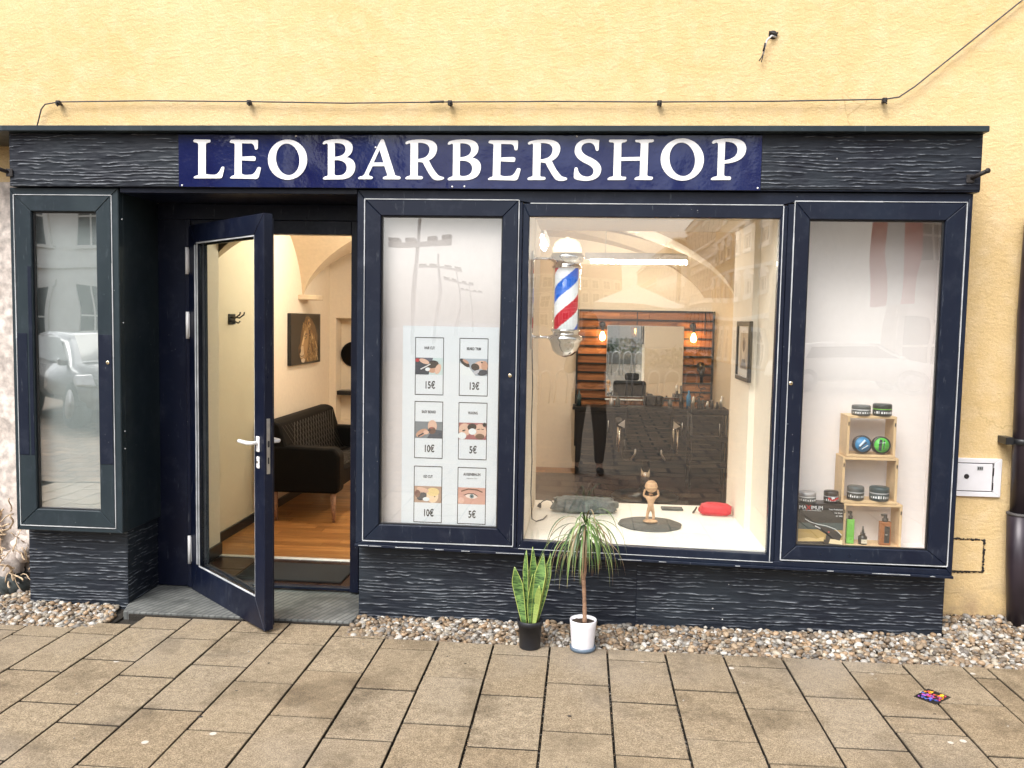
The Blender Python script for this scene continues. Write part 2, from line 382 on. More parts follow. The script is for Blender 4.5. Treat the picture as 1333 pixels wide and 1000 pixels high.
# ================================================================== GROUND
EY = -.207                                             # edge between paving and pebble bed
g = MB(); g.quad((-90, -260, -.12), (90, -260, -.12), (90, 12, -.12), (-90, 12, -.12)); ground = struct(g, 'ground', 'asphalt')
g = MB(); g.box(-12, 12, -3.62, .5, -.11, -.034); pavement = struct(g, 'pavement', 'joint_sand')
g = MB(); g.box(-40, 40, -30, -3.63, -.11, 0); square = struct(g, 'square', 'square_paving')
for a_, b_ in ((-40, -12.0), (12.0, 40)):
    pass
def colx(k):
    kk = min(k, 0); return -.136 + .301 * (k + .0045 * kk * kk)
pav_meshes = {}
def paver(x0, x1, y0, y1):
    key = (round(x1 - x0, 3), round(y1 - y0, 3)); w, d = x1 - x0, y1 - y0
    if key not in pav_meshes:
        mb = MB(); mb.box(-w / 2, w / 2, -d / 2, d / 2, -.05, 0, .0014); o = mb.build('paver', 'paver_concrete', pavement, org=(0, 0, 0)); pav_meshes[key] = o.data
    else:
        o = bpy.data.objects.new('paver', pav_meshes[key]); C.objects.link(o); o.parent = pavement
    o.location = ((x0 + x1) / 2, (y0 + y1) / 2, U(-.0025, .0015)); o.rotation_euler = (U(-.003, .003), U(-.004, .004), U(-.0015, .0015))
G2 = .0056
for k in range(-19, 14):
    if k == 7: xs = [(colx(7), colx(7) + .120)]
    elif k > 7: xs = [(colx(7) + .120 + (k - 8) * .301, colx(7) + .120 + (k - 7) * .301)]
    else: xs = [(colx(k), colx(k + 1))]
    x0, x1 = xs[0][0] + G2, xs[0][1] - G2
    ys = [-.675, -1.165] if k % 2 == 0 else [-.35, -.842, -1.335]
    if k == 5: ys = [-.349, -.840, -1.000, -1.335]
    if k == -10: ys = [-.419, -.91, -1.4]
    top = EY
    mid = (x0 + x1) / 2
    if k <= -9: top = -.272
    elif k <= -4: top = -.045
    if k in (-9, -8): top = -.185 if k == -9 else -.05
    if k > -4 and k < -3: top = EY
    yy = ys[-1]
    while yy > -3.4: yy -= .492; ys.append(yy)
    ys = [top] + [y for y in ys if y < top - .02]
    if k in (-6, -4): ys.insert(1, -.215)
    if k in (-8,): ys.insert(1, -.232)
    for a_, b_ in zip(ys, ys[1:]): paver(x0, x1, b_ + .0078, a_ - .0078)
# grit lying in the joints and small bits on the slabs
mb = MB(); ico = None
def icos(sub):
    bm = bmesh.new(); bmesh.ops.create_icosphere(bm, subdivisions=sub, radius=1); vs = np.array([v.co[:] for v in bm.verts]); bm.verts.index_update()
    fs = np.array([[v.index for v in f.verts] for f in bm.faces]); bm.free(); return vs, fs
def scatter(name, pts, sizes, cols, sub, squash, mat, parent=None, kind='stuff', label=None, cat=None):
    V0, F0 = icos(sub); n = len(pts); rs = np.random.RandomState(3)
    ang = rs.rand(n) * 2 * np.pi; tl = (rs.rand(n, 2) - .5) * .9
    sc = np.stack([sizes * (1 + .35 * rs.rand(n)), sizes * (.75 + .2 * rs.rand(n)), sizes * squash * (.8 + .4 * rs.rand(n))], 1)
    V = V0[None] * (1 + .13 * (rs.rand(n, len(V0), 1) - .5)) * sc[:, None, :]
    ca, sa = np.cos(tl[:, :1]), np.sin(tl[:, :1]); y = V[..., 1] * ca - V[..., 2] * sa; z = V[..., 1] * sa + V[..., 2] * ca; V[..., 1], V[..., 2] = y, z
    ca, sa = np.cos(tl[:, 1:]), np.sin(tl[:, 1:]); x = V[..., 0] * ca - V[..., 2] * sa; z = V[..., 0] * sa + V[..., 2] * ca; V[..., 0], V[..., 2] = x, z
    ca, sa = np.cos(ang)[:, None], np.sin(ang)[:, None]; x = V[..., 0] * ca - V[..., 1] * sa; y = V[..., 0] * sa + V[..., 1] * ca; V[..., 0], V[..., 1] = x, y
    V += np.array(pts)[:, None, :]; F = F0[None] + (np.arange(n) * len(V0))[:, None, None]
    me = bpy.data.meshes.new(name); V = V.reshape(-1, 3); F = F.reshape(-1, 3)
    me.vertices.add(len(V)); me.vertices.foreach_set('co', V.ravel().astype(np.float32)); me.loops.add(F.size); me.loops.foreach_set('vertex_index', F.ravel().astype(np.int32))
    me.polygons.add(len(F)); me.polygons.foreach_set('loop_start', np.arange(0, F.size, 3, dtype=np.int32)); me.polygons.foreach_set('loop_total', np.full(len(F), 3, dtype=np.int32))
    me.update(calc_edges=True); me.polygons.foreach_set('use_smooth', np.ones(len(F), bool))
    ca_ = me.color_attributes.new('Col', 'FLOAT_COLOR', 'POINT'); cc = np.concatenate([np.array(cols), np.ones((n, 1))], 1)
    ca_.data.foreach_set('color', np.repeat(cc, len(V0), 0).ravel().astype(np.float32))
    me.materials.append(M[mat]); o = bpy.data.objects.new(name, me); C.objects.link(o); o['kind'] = kind
    if label: tag(o, label, cat)
    return o
def pebcol(n, rs):
    pal = np.array([(.56, .50, .40), (.66, .63, .57), (.38, .25, .14), (.24, .19, .14), (.47, .35, .23), (.15, .14, .13), (.53, .36, .22), (.33, .32, .30), (.72, .70, .66), (.30, .22, .15)])
    return pal[rs.randint(0, len(pal), n)] * (.36 + .48 * rs.rand(n, 1))
def bedz(x, y):                                          # pebble bed surface: rises towards the right end of the plinth
    t = np.clip((x + 1.2) / 3.2, 0, 1); s_ = np.clip((y - EY) / .3, 0, 1.6)
    return -.004 + (.012 + .048 * t) * s_
def pebbles():
    rs = np.random.RandomState(5); P_ = []
    def fill(x0, x1, y0, y1, st, f=None):
        for layer in (0, 1, 2):
            for x in np.arange(x0, x1, st):
                for y in np.arange(y0, y1, st * .85):
                    px, py = x + (rs.rand() - .5) * st * .9, y + (rs.rand() - .5) * st * .9
                    if f and not f(px, py): continue
                    if layer == 2 and rs.rand() < .7: continue
                    P_.append((px, py, float(bedz(px, py)) - .020 + layer * .010 + rs.rand() * .007))
    fill(-1.24, 2.02, EY + .018, .10, .0265)
    fill(2.02, 4.1, EY + .018, .34, .0265)
    fill(-5.0, -2.62, -.255, .10, .0265, lambda x, y: not (x > -2.80 + .0 and y > -.262 and x > -2.66 - (y - .0) * .3))
    fill(-5.0, -3.27, .10, .30, .024)
    n = len(P_); sz = .0105 + .0105 * rs.rand(n) ** 1.8
    scatter('pebble_bed', P_, sz, pebcol(n, rs), 2, .66, 'pebble', label='loose rounded river pebbles in a strip along the foot of the shopfront', cat='pebbles')
    o = bpy.data.objects['pebble_bed']; del o['category']
    Q = []; s2 = []
    for _ in range(5200):
        if rs.rand() < .78: k = rs.randint(-13, 10); x = (colx(k) if k < 8 else colx(7) + .12 + (k - 8) * .301) + (rs.rand() - .5) * .006; y = -.25 - 2.2 * rs.rand(); z = -.016
        else:
            k = rs.randint(-12, 9); x = colx(k) + rs.rand() * .29; y = ([-.675, -1.165] if k % 2 == 0 else [-.35, -.842, -1.335])[rs.randint(0, 2)] + (rs.rand() - .5) * .006; z = -.024
        Q.append((x, y, z)); s2.append(.0012 + .0022 * rs.rand() ** 2)
    for _ in range(46): Q.append((-3 + 5.2 * rs.rand(), -.3 - 1.2 * rs.rand(), .001)); s2.append(.0022 + .003 * rs.rand())
    c2 = pebcol(len(Q), rs) * 1.15
    scatter('joint_grit', Q, np.array(s2), c2, 1, .7, 'pebble', label='fine pale grit caught in the joints of the paving', cat='grit'); del bpy.data.objects['joint_grit']['category']
pebbles()
mb = MB(); mb.box(-5.6, -2.6, -.268, .36, -.10, -.020); mb.box(-1.255, 4.4, EY + .003, .36, -.10, -.018); struct(mb, 'pebble_trench', 'joint_sand')
# door step slab
mb = MB()
mb.prism([(-2.60, -.028), (-1.262, -.028), (-1.255, .10), (-1.255, .58), (-2.64, .58), (-2.64, .10)], -.06, .014, 'z', .004)
struct(mb, 'doorstep', 'step_concrete')
mb = MB(); mb.box(-2.56, -1.27, -.043, -.030, -.05, .003, .002); struct(mb, 'doorstep_edging', 'joint_sand')

# ================================================================== BUILDING
bld = thing('shop_building', 'pale yellow rendered building wall above and right of the shopfront', 'building', (0, .35, 0))
mb = MB()                                                # outer wall face with the hole for the shopfront
HX0, HX1, HT = -3.20, 1.95, 2.70
def wallq(x0, x1, z0, z1):
    nx, nz = max(1, int((x1 - x0) / .12)), max(1, int((z1 - z0) / .12)); vs = []; fs = []
    for j in range(nz + 1):
        for i in range(nx + 1):
            x = x0 + (x1 - x0) * i / nx; z = z0 + (z1 - z0) * j / nz
            vs.append((x, .35 + .006 * (noise.noise(Vector((x * .9, z * .9, 3))) - .0), z))
    for j in range(nz):
        for i in range(nx): fs.append((j * (nx + 1) + i, j * (nx + 1) + i + 1, (j + 1) * (nx + 1) + i + 1, (j + 1) * (nx + 1) + i))
    mb.add(vs, fs, smooth=True)
wallq(-6.0, 6.0, 2.70, 6.5)
wallq(HX1, 6.0, -.1, 2.70); wallq(-6.0, HX0, 2.46, 2.70)
mb.build('wall', 'yellow_plaster', bld)
# rough stone base left of the shopfront
mb = MB(); vs = []; fs = []; nx, nz = 90, 110
for j in range(nz + 1):
    for i in range(nx + 1):
        x = -5.2 + 2.0 * i / nx; z = -.1 + 2.60 * j / nz
        h = .02 * noise.fractal(Vector((x * 5, z * 5, 1)), 1, 2, 5) + .03 * max(0, .55 - z) * (1 + noise.noise(Vector((x * 12, z * 12, 5))) * 3)
        vs.append((x, .325 - h, z))
for j in range(nz):
    for i in range(nx): fs.append((j * (nx + 1) + i, j * (nx + 1) + i + 1, (j + 1) * (nx + 1) + i + 1, (j + 1) * (nx + 1) + i))
mb.add(vs, fs, smooth=True); relabel(mb.build('stone_base', 'rough_stone', bld), 'worn pinkish stone base of the wall at the far left')

# masonry thickness behind, with the two openings
mb = MB()
DX0, DX1, DT = -2.53, -1.36, 2.32
WX0, WX1, WS, WT = -.30, .985, .497, 2.33
Y0, Y1 = .50, 1.15
for x0, x1, z0, z1 in ((-3.4, DX0, 0, 3.0), (DX0, DX1, DT, 3.0), (DX1, WX0, 0, 3.0), (WX0, WX1, 0, WS - .01), (WX0, WX1, WT, 3.0), (WX1, 2.6, 0, 3.0)):
    mb.box(x0, x1, Y0, Y1, z0, z1)
mb.build('inner_wall', 'cream_reveal', bld)
mb = MB(); mb.box(WX0 - .01, WX1 + .04, .045, 1.16, WS - .035, WS + .003, .004); mb.build('window_sill', 'sill_white', bld)
# display recess lining between glass and masonry (centre window)
mb = MB(); mb.box(-.345, -.303, .04, .5, .44, 2.40); mb.box(1.02, 1.07, .04, .5, .44, 2.40); mb.box(-.303, 1.02, .04, .5, 2.335, 2.40); mb.build('window_lining', 'cream_reveal', bld)

# ---- room inside
RX0, RX1, RY1 = -2.68, 1.75, 5.3
mb = MB(); mb.box(RX0 - .5, RX1 + .3, Y1 - .01, RY1 + .7, -.08, .018); room_floor = struct(mb, 'room_floor', 'interior_tile')
pm = {}
y = 1.15
row = 0
while y < RY1:
    x = RX0 - U(0, .8)
    while x < RX1:
        L_ = random.choice([.6, .75, .9, 1.05]); x0, x1 = max(x, RX0), min(x + L_, RX1)
        if x1 - x0 > .05:
            key = round(x1 - x0, 2); 
            if key not in pm:
                m_ = MB(); m_.box(-key / 2, key / 2, -.0525, .0525, -.012, .012, .0012); o = m_.build('plank', 'floor_wood', room_floor, org=(0, 0, 0)); pm[key] = o.data
            else: o = bpy.data.objects.new('plank', pm[key]); C.objects.link(o); o.parent = room_floor
            o.location = ((x0 + x1) / 2, y + .053, .018)
        x += L_ + .001
    y += .1065; row += 1
mb = MB()
for i in range(4):
    for j in range(2):
        mb.box(DX0 + .02 + i * .29, DX0 + .305 + i * .29, .53 + j * .29, .815 + j * .29, .0, .030, .002)
struct(mb, 'entrance_tiles', 'interior_tile')
mb = MB(); mb.box(DX0, DX1, 1.10, 1.145, .0, .036, .003); struct(mb, 'threshold_strip', 'threshold')
mb = MB()
mb.box(RX0 - .12, RX0, 1.15, 4.30, 0, 3.0); mb.box(RX1, RX1 + .12, 1.15, RY1, 0, 3.0)
mb.box(RX0 - .6, RX0 - .12, 4.2, 4.3, 0, 3); mb.box(RX0 - .72, RX0 - .6, 4.3, RY1 + .3, 0, 3.0)
mb.box(RX0 - .6, RX1, RY1, RY1 + .12, 0, 3.0)
room_walls = struct(mb, 'room_walls', 'cream_wall')
# stub wall with a recess beside the sofa
mb = MB(); mb.box(RX0, -1.1, 4.42, 4.5, 0, .62); mb.box(RX0, RX0 + .07, 4.30, 4.5, .62, 3.0); mb.box(RX0 + .07, -1.45, 4.30, 4.5, 1.72, 3.0); mb.box(RX0, -1.45, 4.5, 4.56, .62, 1.80); mb.box(-1.45, -1.1, 4.30, 4.5, .62, 3.0)
struct(mb, 'recess_wall', 'cream_wall')
mb = MB(); mb.box(RX0, RX0 + .018, 1.16, 4.30, .02, .10); mb.box(DX0 - .001, DX0 + .016, .56, 1.15, .03, .12)
struct(mb, 'skirting_board', 'dark_cabinet')
# cross vault
mb = MB(); nx, ny = 72, 64; vs = []; fs = []
VX0, VX1, VYM = RX0 - .02, 1.42, 3.42
us = [math.sin((q / 24 - 1) * math.pi / 2) for q in range(49)]
XS = [VX0 + (VX1 - VX0) * (u + 1) / 2 for u in us] + [RX1 + .1]; UX = us + [1]
YS = [1.15 + (VYM - 1.15) * (u + 1) / 2 for u in us] + [VYM + (RY1 + .03 - VYM) * (u + 1) / 2 for u in us[1:]]; UY = us + us[1:]
for y, v in zip(YS, UY):
    for x, u in zip(XS, UX): vs.append((x, y, 1.80 + .90 * max(math.sqrt(max(0, 1 - u * u)), math.sqrt(max(0, 1 - v * v)))))
nx = len(XS) - 1
for j in range(len(YS) - 1):
    for i in range(nx):
        q = (j * (nx + 1) + i, (j + 1) * (nx + 1) + i, (j + 1) * (nx + 1) + i + 1, j * (nx + 1) + i + 1)
        if (UX[i] + UX[i + 1]) * (UY[j] + UY[j + 1]) > 0: fs += [(q[0], q[1], q[2]), (q[0], q[2], q[3])]
        else: fs += [(q[0], q[1], q[3]), (q[1], q[2], q[3])]
mb.add(vs, fs, smooth=False)
mb.box(RX0 - .75, RX1 + .2, Y0, RY1 + .5, 3.0, 3.06)
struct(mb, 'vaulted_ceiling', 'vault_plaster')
mb = MB(); mb.prism([(RX0, 3.28), (RX0 + .17, 3.32), (RX0 + .17, 3.52), (RX0, 3.56)], 1.885, 1.93, 'z', .004); struct(mb, 'vault_corbel', 'vault_plaster')

# ================================================================== SHOPFRONT
sf = thing('shopfront', 'dark blue timber shopfront with display windows and slate patterned panels', 'shopfront', (-.6, .2, 0))
def slate(name, o, u, n, w, h, seed, label=None):
    o, u, n = Vector(o), Vector(u), Vector(n); nx, nz = int(w / .009), int(h / .0028)
    X, Z = np.meshgrid(np.linspace(0, w, nx + 1), np.linspace(0, h, nz + 1))
    warp = 1.1 * vnoise(X * 2.2 + 7, Z * 9 + 3, seed) + .42 * vnoise(X * 9, Z * 26, seed + 1) + .38 * vnoise(X * 26, Z * 60, seed + 2)
    t = Z / .0175 + warp * 1.05; fr = t - np.floor(t); cell = np.floor(t)
    on = vnoise(X * 8 + cell * 17.3, cell * 3.7, seed + 3); on = np.clip((on - .44) / .10, 0, 1)
    ridge = np.exp(-((fr - .72) / .13) ** 2) * on
    H = .0030 * ridge + .0024 * fr * (.25 + .75 * on) + .0022 * vnoise(X * 30, Z * 60, seed + 4)
    blk = np.floor(X * 5.5 + 9.7 * vnoise(cell * 5.3 + .5, cell * 0 + .5, seed + 6)); pl = np.abs(np.sin(cell * 12.9898 + blk * 78.233 + seed) * 43758.5453) % 1
    H = H + .0034 * pl * (.4 + .6 * vnoise(X * 2, Z * 5, seed + 7))
    H[0] = H[-1] = 0; H[:, 0] = H[:, -1] = 0
    crest_light = np.clip(np.exp(-((fr - .80) / .07) ** 2) * on * 1.2, 0, 1)  # mask for the painted highlight lines along the ridge crests
    V = [tuple(o + u * float(x) + Vector((0, 0, float(z))) + n * float(hh)) for x, z, hh in zip(X.ravel(), Z.ravel(), H.ravel())]
    F = []
    for j in range(nz):
        b0 = j * (nx + 1)
        F += [(b0 + i, b0 + i + 1, b0 + nx + 2 + i, b0 + nx + 1 + i) for i in range(nx)]
    if u.cross(Vector((0, 0, 1))).dot(n) < 0: F = [f[::-1] for f in F]
    # sides
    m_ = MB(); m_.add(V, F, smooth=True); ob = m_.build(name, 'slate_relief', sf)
    at = ob.data.attributes.new('crest_light', 'FLOAT', 'POINT'); at.data.foreach_set('value', crest_light.ravel().astype(np.float32))
    if label: ob['label'] = label
    return ob
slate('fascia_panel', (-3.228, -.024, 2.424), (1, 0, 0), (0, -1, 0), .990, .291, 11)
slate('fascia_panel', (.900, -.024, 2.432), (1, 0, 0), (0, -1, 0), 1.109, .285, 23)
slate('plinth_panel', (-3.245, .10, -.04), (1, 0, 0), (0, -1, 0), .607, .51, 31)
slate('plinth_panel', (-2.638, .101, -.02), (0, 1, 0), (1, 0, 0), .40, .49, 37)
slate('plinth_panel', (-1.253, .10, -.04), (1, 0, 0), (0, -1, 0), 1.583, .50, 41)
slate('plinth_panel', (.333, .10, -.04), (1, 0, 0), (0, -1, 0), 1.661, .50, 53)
mb = MB()
mb.box(-3.228, 2.009, -.021, .345, 2.424, 2.714, .002); mb.build('fascia_box', 'navy_paint', sf)
mb = MB(); mb.box(-3.244, -2.639, .102, .34, -.04, .47); mb.box(-1.252, 1.993, .102, .50, -.04, .46); mb.build('plinth_core', 'navy_paint', sf)
mb = MB(); mb.box(-3.70, 2.014, -.085, .36, 2.7155, 2.746, .003); mb.build('canopy_board', 'teal_paint', sf)
mb = MB()
for i in range(60):
    x = U(-3, 1.9); w_ = U(.02, .12); mb.box(x, x + w_, .335, .352, 2.746, 2.750 + U(0, .006))
mb.build('mortar_joint', 'threshold', sf, kind='stuff')
mb = MB(); mb.box(-2.60, -1.25, .0, .56, 2.395, 2.423, .002); mb.box(-2.60, -1.25, .44, .52, 2.30, 2.395, .003); mb.build('entrance_soffit', 'door_paint', sf)

def members(mb, x0, x1, z0, z1, hx0, hx1, hz0, hz1, y0, y1, bev=.004, zb0=None, zb1=None, hb0=None, hb1=None):
    zl = z0 if zb0 is None else zb0; zr = z0 if zb1 is None else zb1; hl = hz0 if hb0 is None else hb0; hr = hz0 if hb1 is None else hb1
    g_ = .0006
    mb.prism([(x0, zl), (x1, zr), (hx1, hr), (hx0, hl)], y0, y1, 'y', bev)
    mb.prism([(x0, z1), (x1, z1), (hx1, hz1), (hx0, hz1)], y0, y1, 'y', bev)
    mb.prism([(x0, zl + g_), (x0, z1 - g_), (hx0 - g_, hz1), (hx0 - g_, hl)], y0, y1, 'y', bev)
    mb.prism([(x1, zr + g_), (x1, z1 - g_), (hx1 + g_, hz1), (hx1 + g_, hr)], y0, y1, 'y', bev)
def gasketring(x0, x1, z0, z1, parent, w=.0045, y=-.0045, seed=0):
    mb = MB(); e = .001
    def seg(ax, a, b, c):
        t = a
        while t < b:
            L_ = U(.2, .7); t2 = min(b, t + L_); q = y + U(-.0008, .001); ww = w * U(.7, 1.2)
            if ax == 'x': mb.box(t, t2 - .001, q, .004, c - ww / 2, c + ww / 2)
            else: mb.box(c - ww / 2, c + ww / 2, q, .004, t, t2 - .001)
            t = t2
    seg('x', x0, x1, z1); seg('x', x0, x1, z0); seg('z', z0, z1, x0); seg('z', z0, z1, x1)
    mb.build('gasket', 'gasket', parent)
def casement(lx0, lx1, lz0, lz1, hx0, hx1, hz0, hz1, mat, glass, lock=None):
    mb = MB(); members(mb, lx0 + .004, lx1 - .004, lz0 + .004, lz1 - .004, hx0, hx1, hz0, hz1, -.004, .045)
    sash = mb.build('window_sash', mat, sf)
    mb = MB(); b_ = .007                              # glazing bead, black shadow line
    members(mb, hx0 - .001, hx1 + .001, hz0 - .001, hz1 + .001, hx0 + b_, hx1 - b_, hz0 + b_, hz1 - b_, .014, .034, .001); mb.build('glazing_bead', 'black_plastic', sash)
    mb = MB(); mb.box(hx0 + .001, hx1 - .001, .022, .028, hz0 + .001, hz1 - .001); mb.build('glass_pane', glass, sash)
    gasketring(lx0, lx1, lz0, lz1, sash)
    if lock:
        mb = MB(); mb.lathe([(.011, 0), (.011, .004), (.008, .006), (0, .006)], (lock[0], -.004, lock[1]), 16, (0, -1, 0)); mb.build('sash_lock', 'brass_chrome', sash)
        mb = MB(); mb.box(lock[0] - .0012, lock[0] + .0012, -.0115, -.0095, lock[1] - .005, lock[1] + .005); mb.build('keyhole', 'black_plastic', sash)
    return sash
# left display case
mb = MB(); members(mb, -3.251, -2.611, .459, 2.420, -3.221, -2.654, .492, 2.376, 0, .05); 
mb.box(-3.250, -3.225, .05, .34, .46, 2.42, .002); mb.box(-2.640, -2.612, .05, .462, .46, 2.419, .002); mb.box(-3.225, -2.640, .05, .34, .46, .485); mb.box(-3.225, -2.640, .05, .34, 2.385, 2.42)
mb.build('display_case', 'teal_paint', sf)
relabel(casement(-3.225, -2.650, .488, 2.380, -3.123, -2.742, .586, 2.288, 'teal_paint', 'case_glass', (-2.682, 1.443)), 'narrow casement left of the entrance, with darker repainted middle')
mb = MB(); mb.box(-3.222, -2.652, .09, .10, .492, 2.376); mb.build('case_back_panel', 'grey_panel', sf)
mb = MB(); mb.box(-3.219, -3.160, -.0062, -.003, .90, 1.60, .0008); mb.box(-3.150, -3.128, -.0062, -.003, .90, 1.98, .0008); mb.box(-2.737, -2.658, -.0062, -.003, .86, 1.60, .0008); mb.build('repainted_patch', 'navy_paint', sf)
# main bay: fixed outer frame, slightly lower towards the right
def zb(x): return .455 - .0145 * (x + 1.245)
mb = MB()
X0, X1 = -1.248, 1.988
mb.prism([(X0, zb(X0)), (X1, zb(X1)), (1.958, zb(1.958) + .034), (-1.203, zb(-1.203) + .022)], 0, .05, 'y', .004)      # bottom rail
mb.prism([(X0, 2.42), (X1, 2.42), (1.958, 2.372), (1.092, 2.372), (1.027, 2.354), (-.292, 2.354), (-.364, 2.366), (-1.203, 2.366)], 0, .05, 'y', .003)
mb.prism([(X0, zb(X0)), (X0, 2.42), (-1.203, 2.366), (-1.203, zb(X0) + .022)], 0, .05, 'y', .003)
mb.prism([(X1, zb(X1)), (X1, 2.42), (1.958, 2.372), (1.958, zb(X1) + .036)], 0, .05, 'y', .003)
mb.box(-.364, -.3415, .002, .05, .46, 2.36, .002); mb.box(1.058, 1.094, .002, .05, .44, 2.36, .002)
mb.build('window_frame', 'navy_paint', sf)
mb = MB(); mb.prism([(X0 - .004, zb(X0) - .012), (X1 + .004, zb(X1) - .012), (X1 + .004, zb(X1) + .002), (X0 - .004, zb(X0) + .002)], -.012, .10, 'y', .002)
mb.box(X0, X0 + .028, .05, .50, .46, 2.42, .002); mb.box(X1 - .028, X1, .05, .35, .43, 2.42, .002); mb.box(X0 + .03, X1 - .03, .05, .5, 2.386, 2.42); mb.box(X0 + .03, -.345, .05, .5, .44, .478); mb.box(1.07, X1 - .03, .05, .5, .43, .470)
mb.build('bay_casing', 'navy_paint', sf)
mb = MB(); 
x = X0 + .02
while x < X1 - .1:
    if RN() < .5: mb.box(x, x + U(.02, .16), -.0135, -.011, zb(x) - .006, zb(x) - .003)
    x += U(.05, .25)
mb.build('worn_edge', 'gasket', sf, kind='stuff')
casement(-1.207, -.361, .476, 2.370, -1.115, -.449, .571, 2.281, 'navy_paint', 'shop_glass', (-.393, 1.423))
casement(1.090, 1.960, .460, 2.375, 1.170, 1.857, .540, 2.281, 'navy_paint', 'shop_glass', (1.106, 1.418))
# centre window fixed light
mb = MB(); members(mb, -.338, 1.056, .43, 2.352, -.304, 1.017, .50, 2.284, -.001, .045, .003, zb(-.338) + .024, zb(1.056) + .024, .511, .487)
cw = mb.build('window_sash', 'navy_paint', sf); cw['label'] = 'large fixed centre window frame'
mb = MB(); mb.box(-.303, 1.016, .022, .028, .475, 2.283); mb.build('glass_pane', 'shop_glass', cw)
mb = MB(); mb.box(-.300, 1.030, -.0035, .003, 2.3515, 2.356); mb.box(1.0305, 1.035, -.003, .003, .45, 2.35); 
mb.prism([(-.33, zb(-.33) + .022), (1.05, zb(1.05) + .022), (1.05, zb(1.05) + .025), (-.33, zb(-.33) + .025)], -.004, .002)
mb.build('gasket', 'gasket', cw)
# backs of the two shallow side windows
mb = MB(); mb.box(-1.215, -.345, .080, .095, .48, 2.384); mb.build('window_back_panel', 'case_white', sf)
mb = MB(); mb.box(1.09, 1.958, .30, .31, .475, 2.384); mb.box(1.072, 1.089, .055, .31, .475, 2.384); mb.box(1.94, 1.957, .052, .30, .475, 2.384); mb.build('window_back_panel', 'white_panel', sf)
# entrance lining, door frame
mb = MB(); mb.box(-2.640, -2.428, .455, .52, .02, 2.395, .003); mb.box(-2.428, -2.395, .43, .52, .02, 2.30, .003); mb.box(-1.400, -1.345, .44, .52, .028, 2.30, .003)
mb.box(-2.395, -1.400, .44, .52, 2.218, 2.299, .003); mb.box(-2.395, -1.400, .47, .515, .026, .044, .002); mb.box(-1.345, -1.255, .47, .52, 0, 2.395)
frame_o = mb.build('door_frame', 'door_paint', sf)
for z0, z1 in ((1.968, 2.13), (1.576, 1.74), (.178, .353)):
    mb = MB(); mb.tube([(-2.408, .412, z0), (-2.408, .412, z1)], .0105, 10); mb.box(-2.420, -2.396, .412, .432, z0 + .01, z1 - .01, .001); mb.build('hinge', 'white_plastic', frame_o)
# screws on the joinery
mb = MB()
for x, z in ((-2.60, 2.25), (-2.60, 1.67), (-2.60, .95), (-2.60, 1.05), (-2.62, .62), (1.10, 1.2), (1.30, .50), (1.45, .497), (.2, .452)):
    mb.lathe([(.004, 0), (.003, .002), (0, .002)], (x, -.002 if x > -2.5 else .02, z), 8, (0, -1, 0))
mb.build('screw', 'gasket', sf, kind='stuff')
# light stubs at both ends of the fascia
for x0, x1, z0, z1, lb in ((-3.225, -3.30, 2.497, 2.525, 'short black iron pipe stub sticking out at left end of fascia'), (1.955, 2.005, 2.490, 2.518, 'short black iron pipe stub sticking out at right end of fascia')):
    t = thing('pipe_stub', lb, 'pipe stub', (x0, -.03, z0), 'pipe stubs on the fascia ends')
    mb = MB(); mb.tube([(x0, -.02, z0), (x1, -.11, z1)], .011, 12); mb.tube([(x1 - (x1 - x0) * .02, -.107, z1), (x1, -.113, z1)], .0135, 12); mb.build('pipe', 'hook_iron', t)
    mb = MB(); mb.box(x0 - .02, x0 + .02, -.036, -.03, z0 - .022, z0 + .022, .003); mb.build('mounting_plate', 'hook_iron', t)

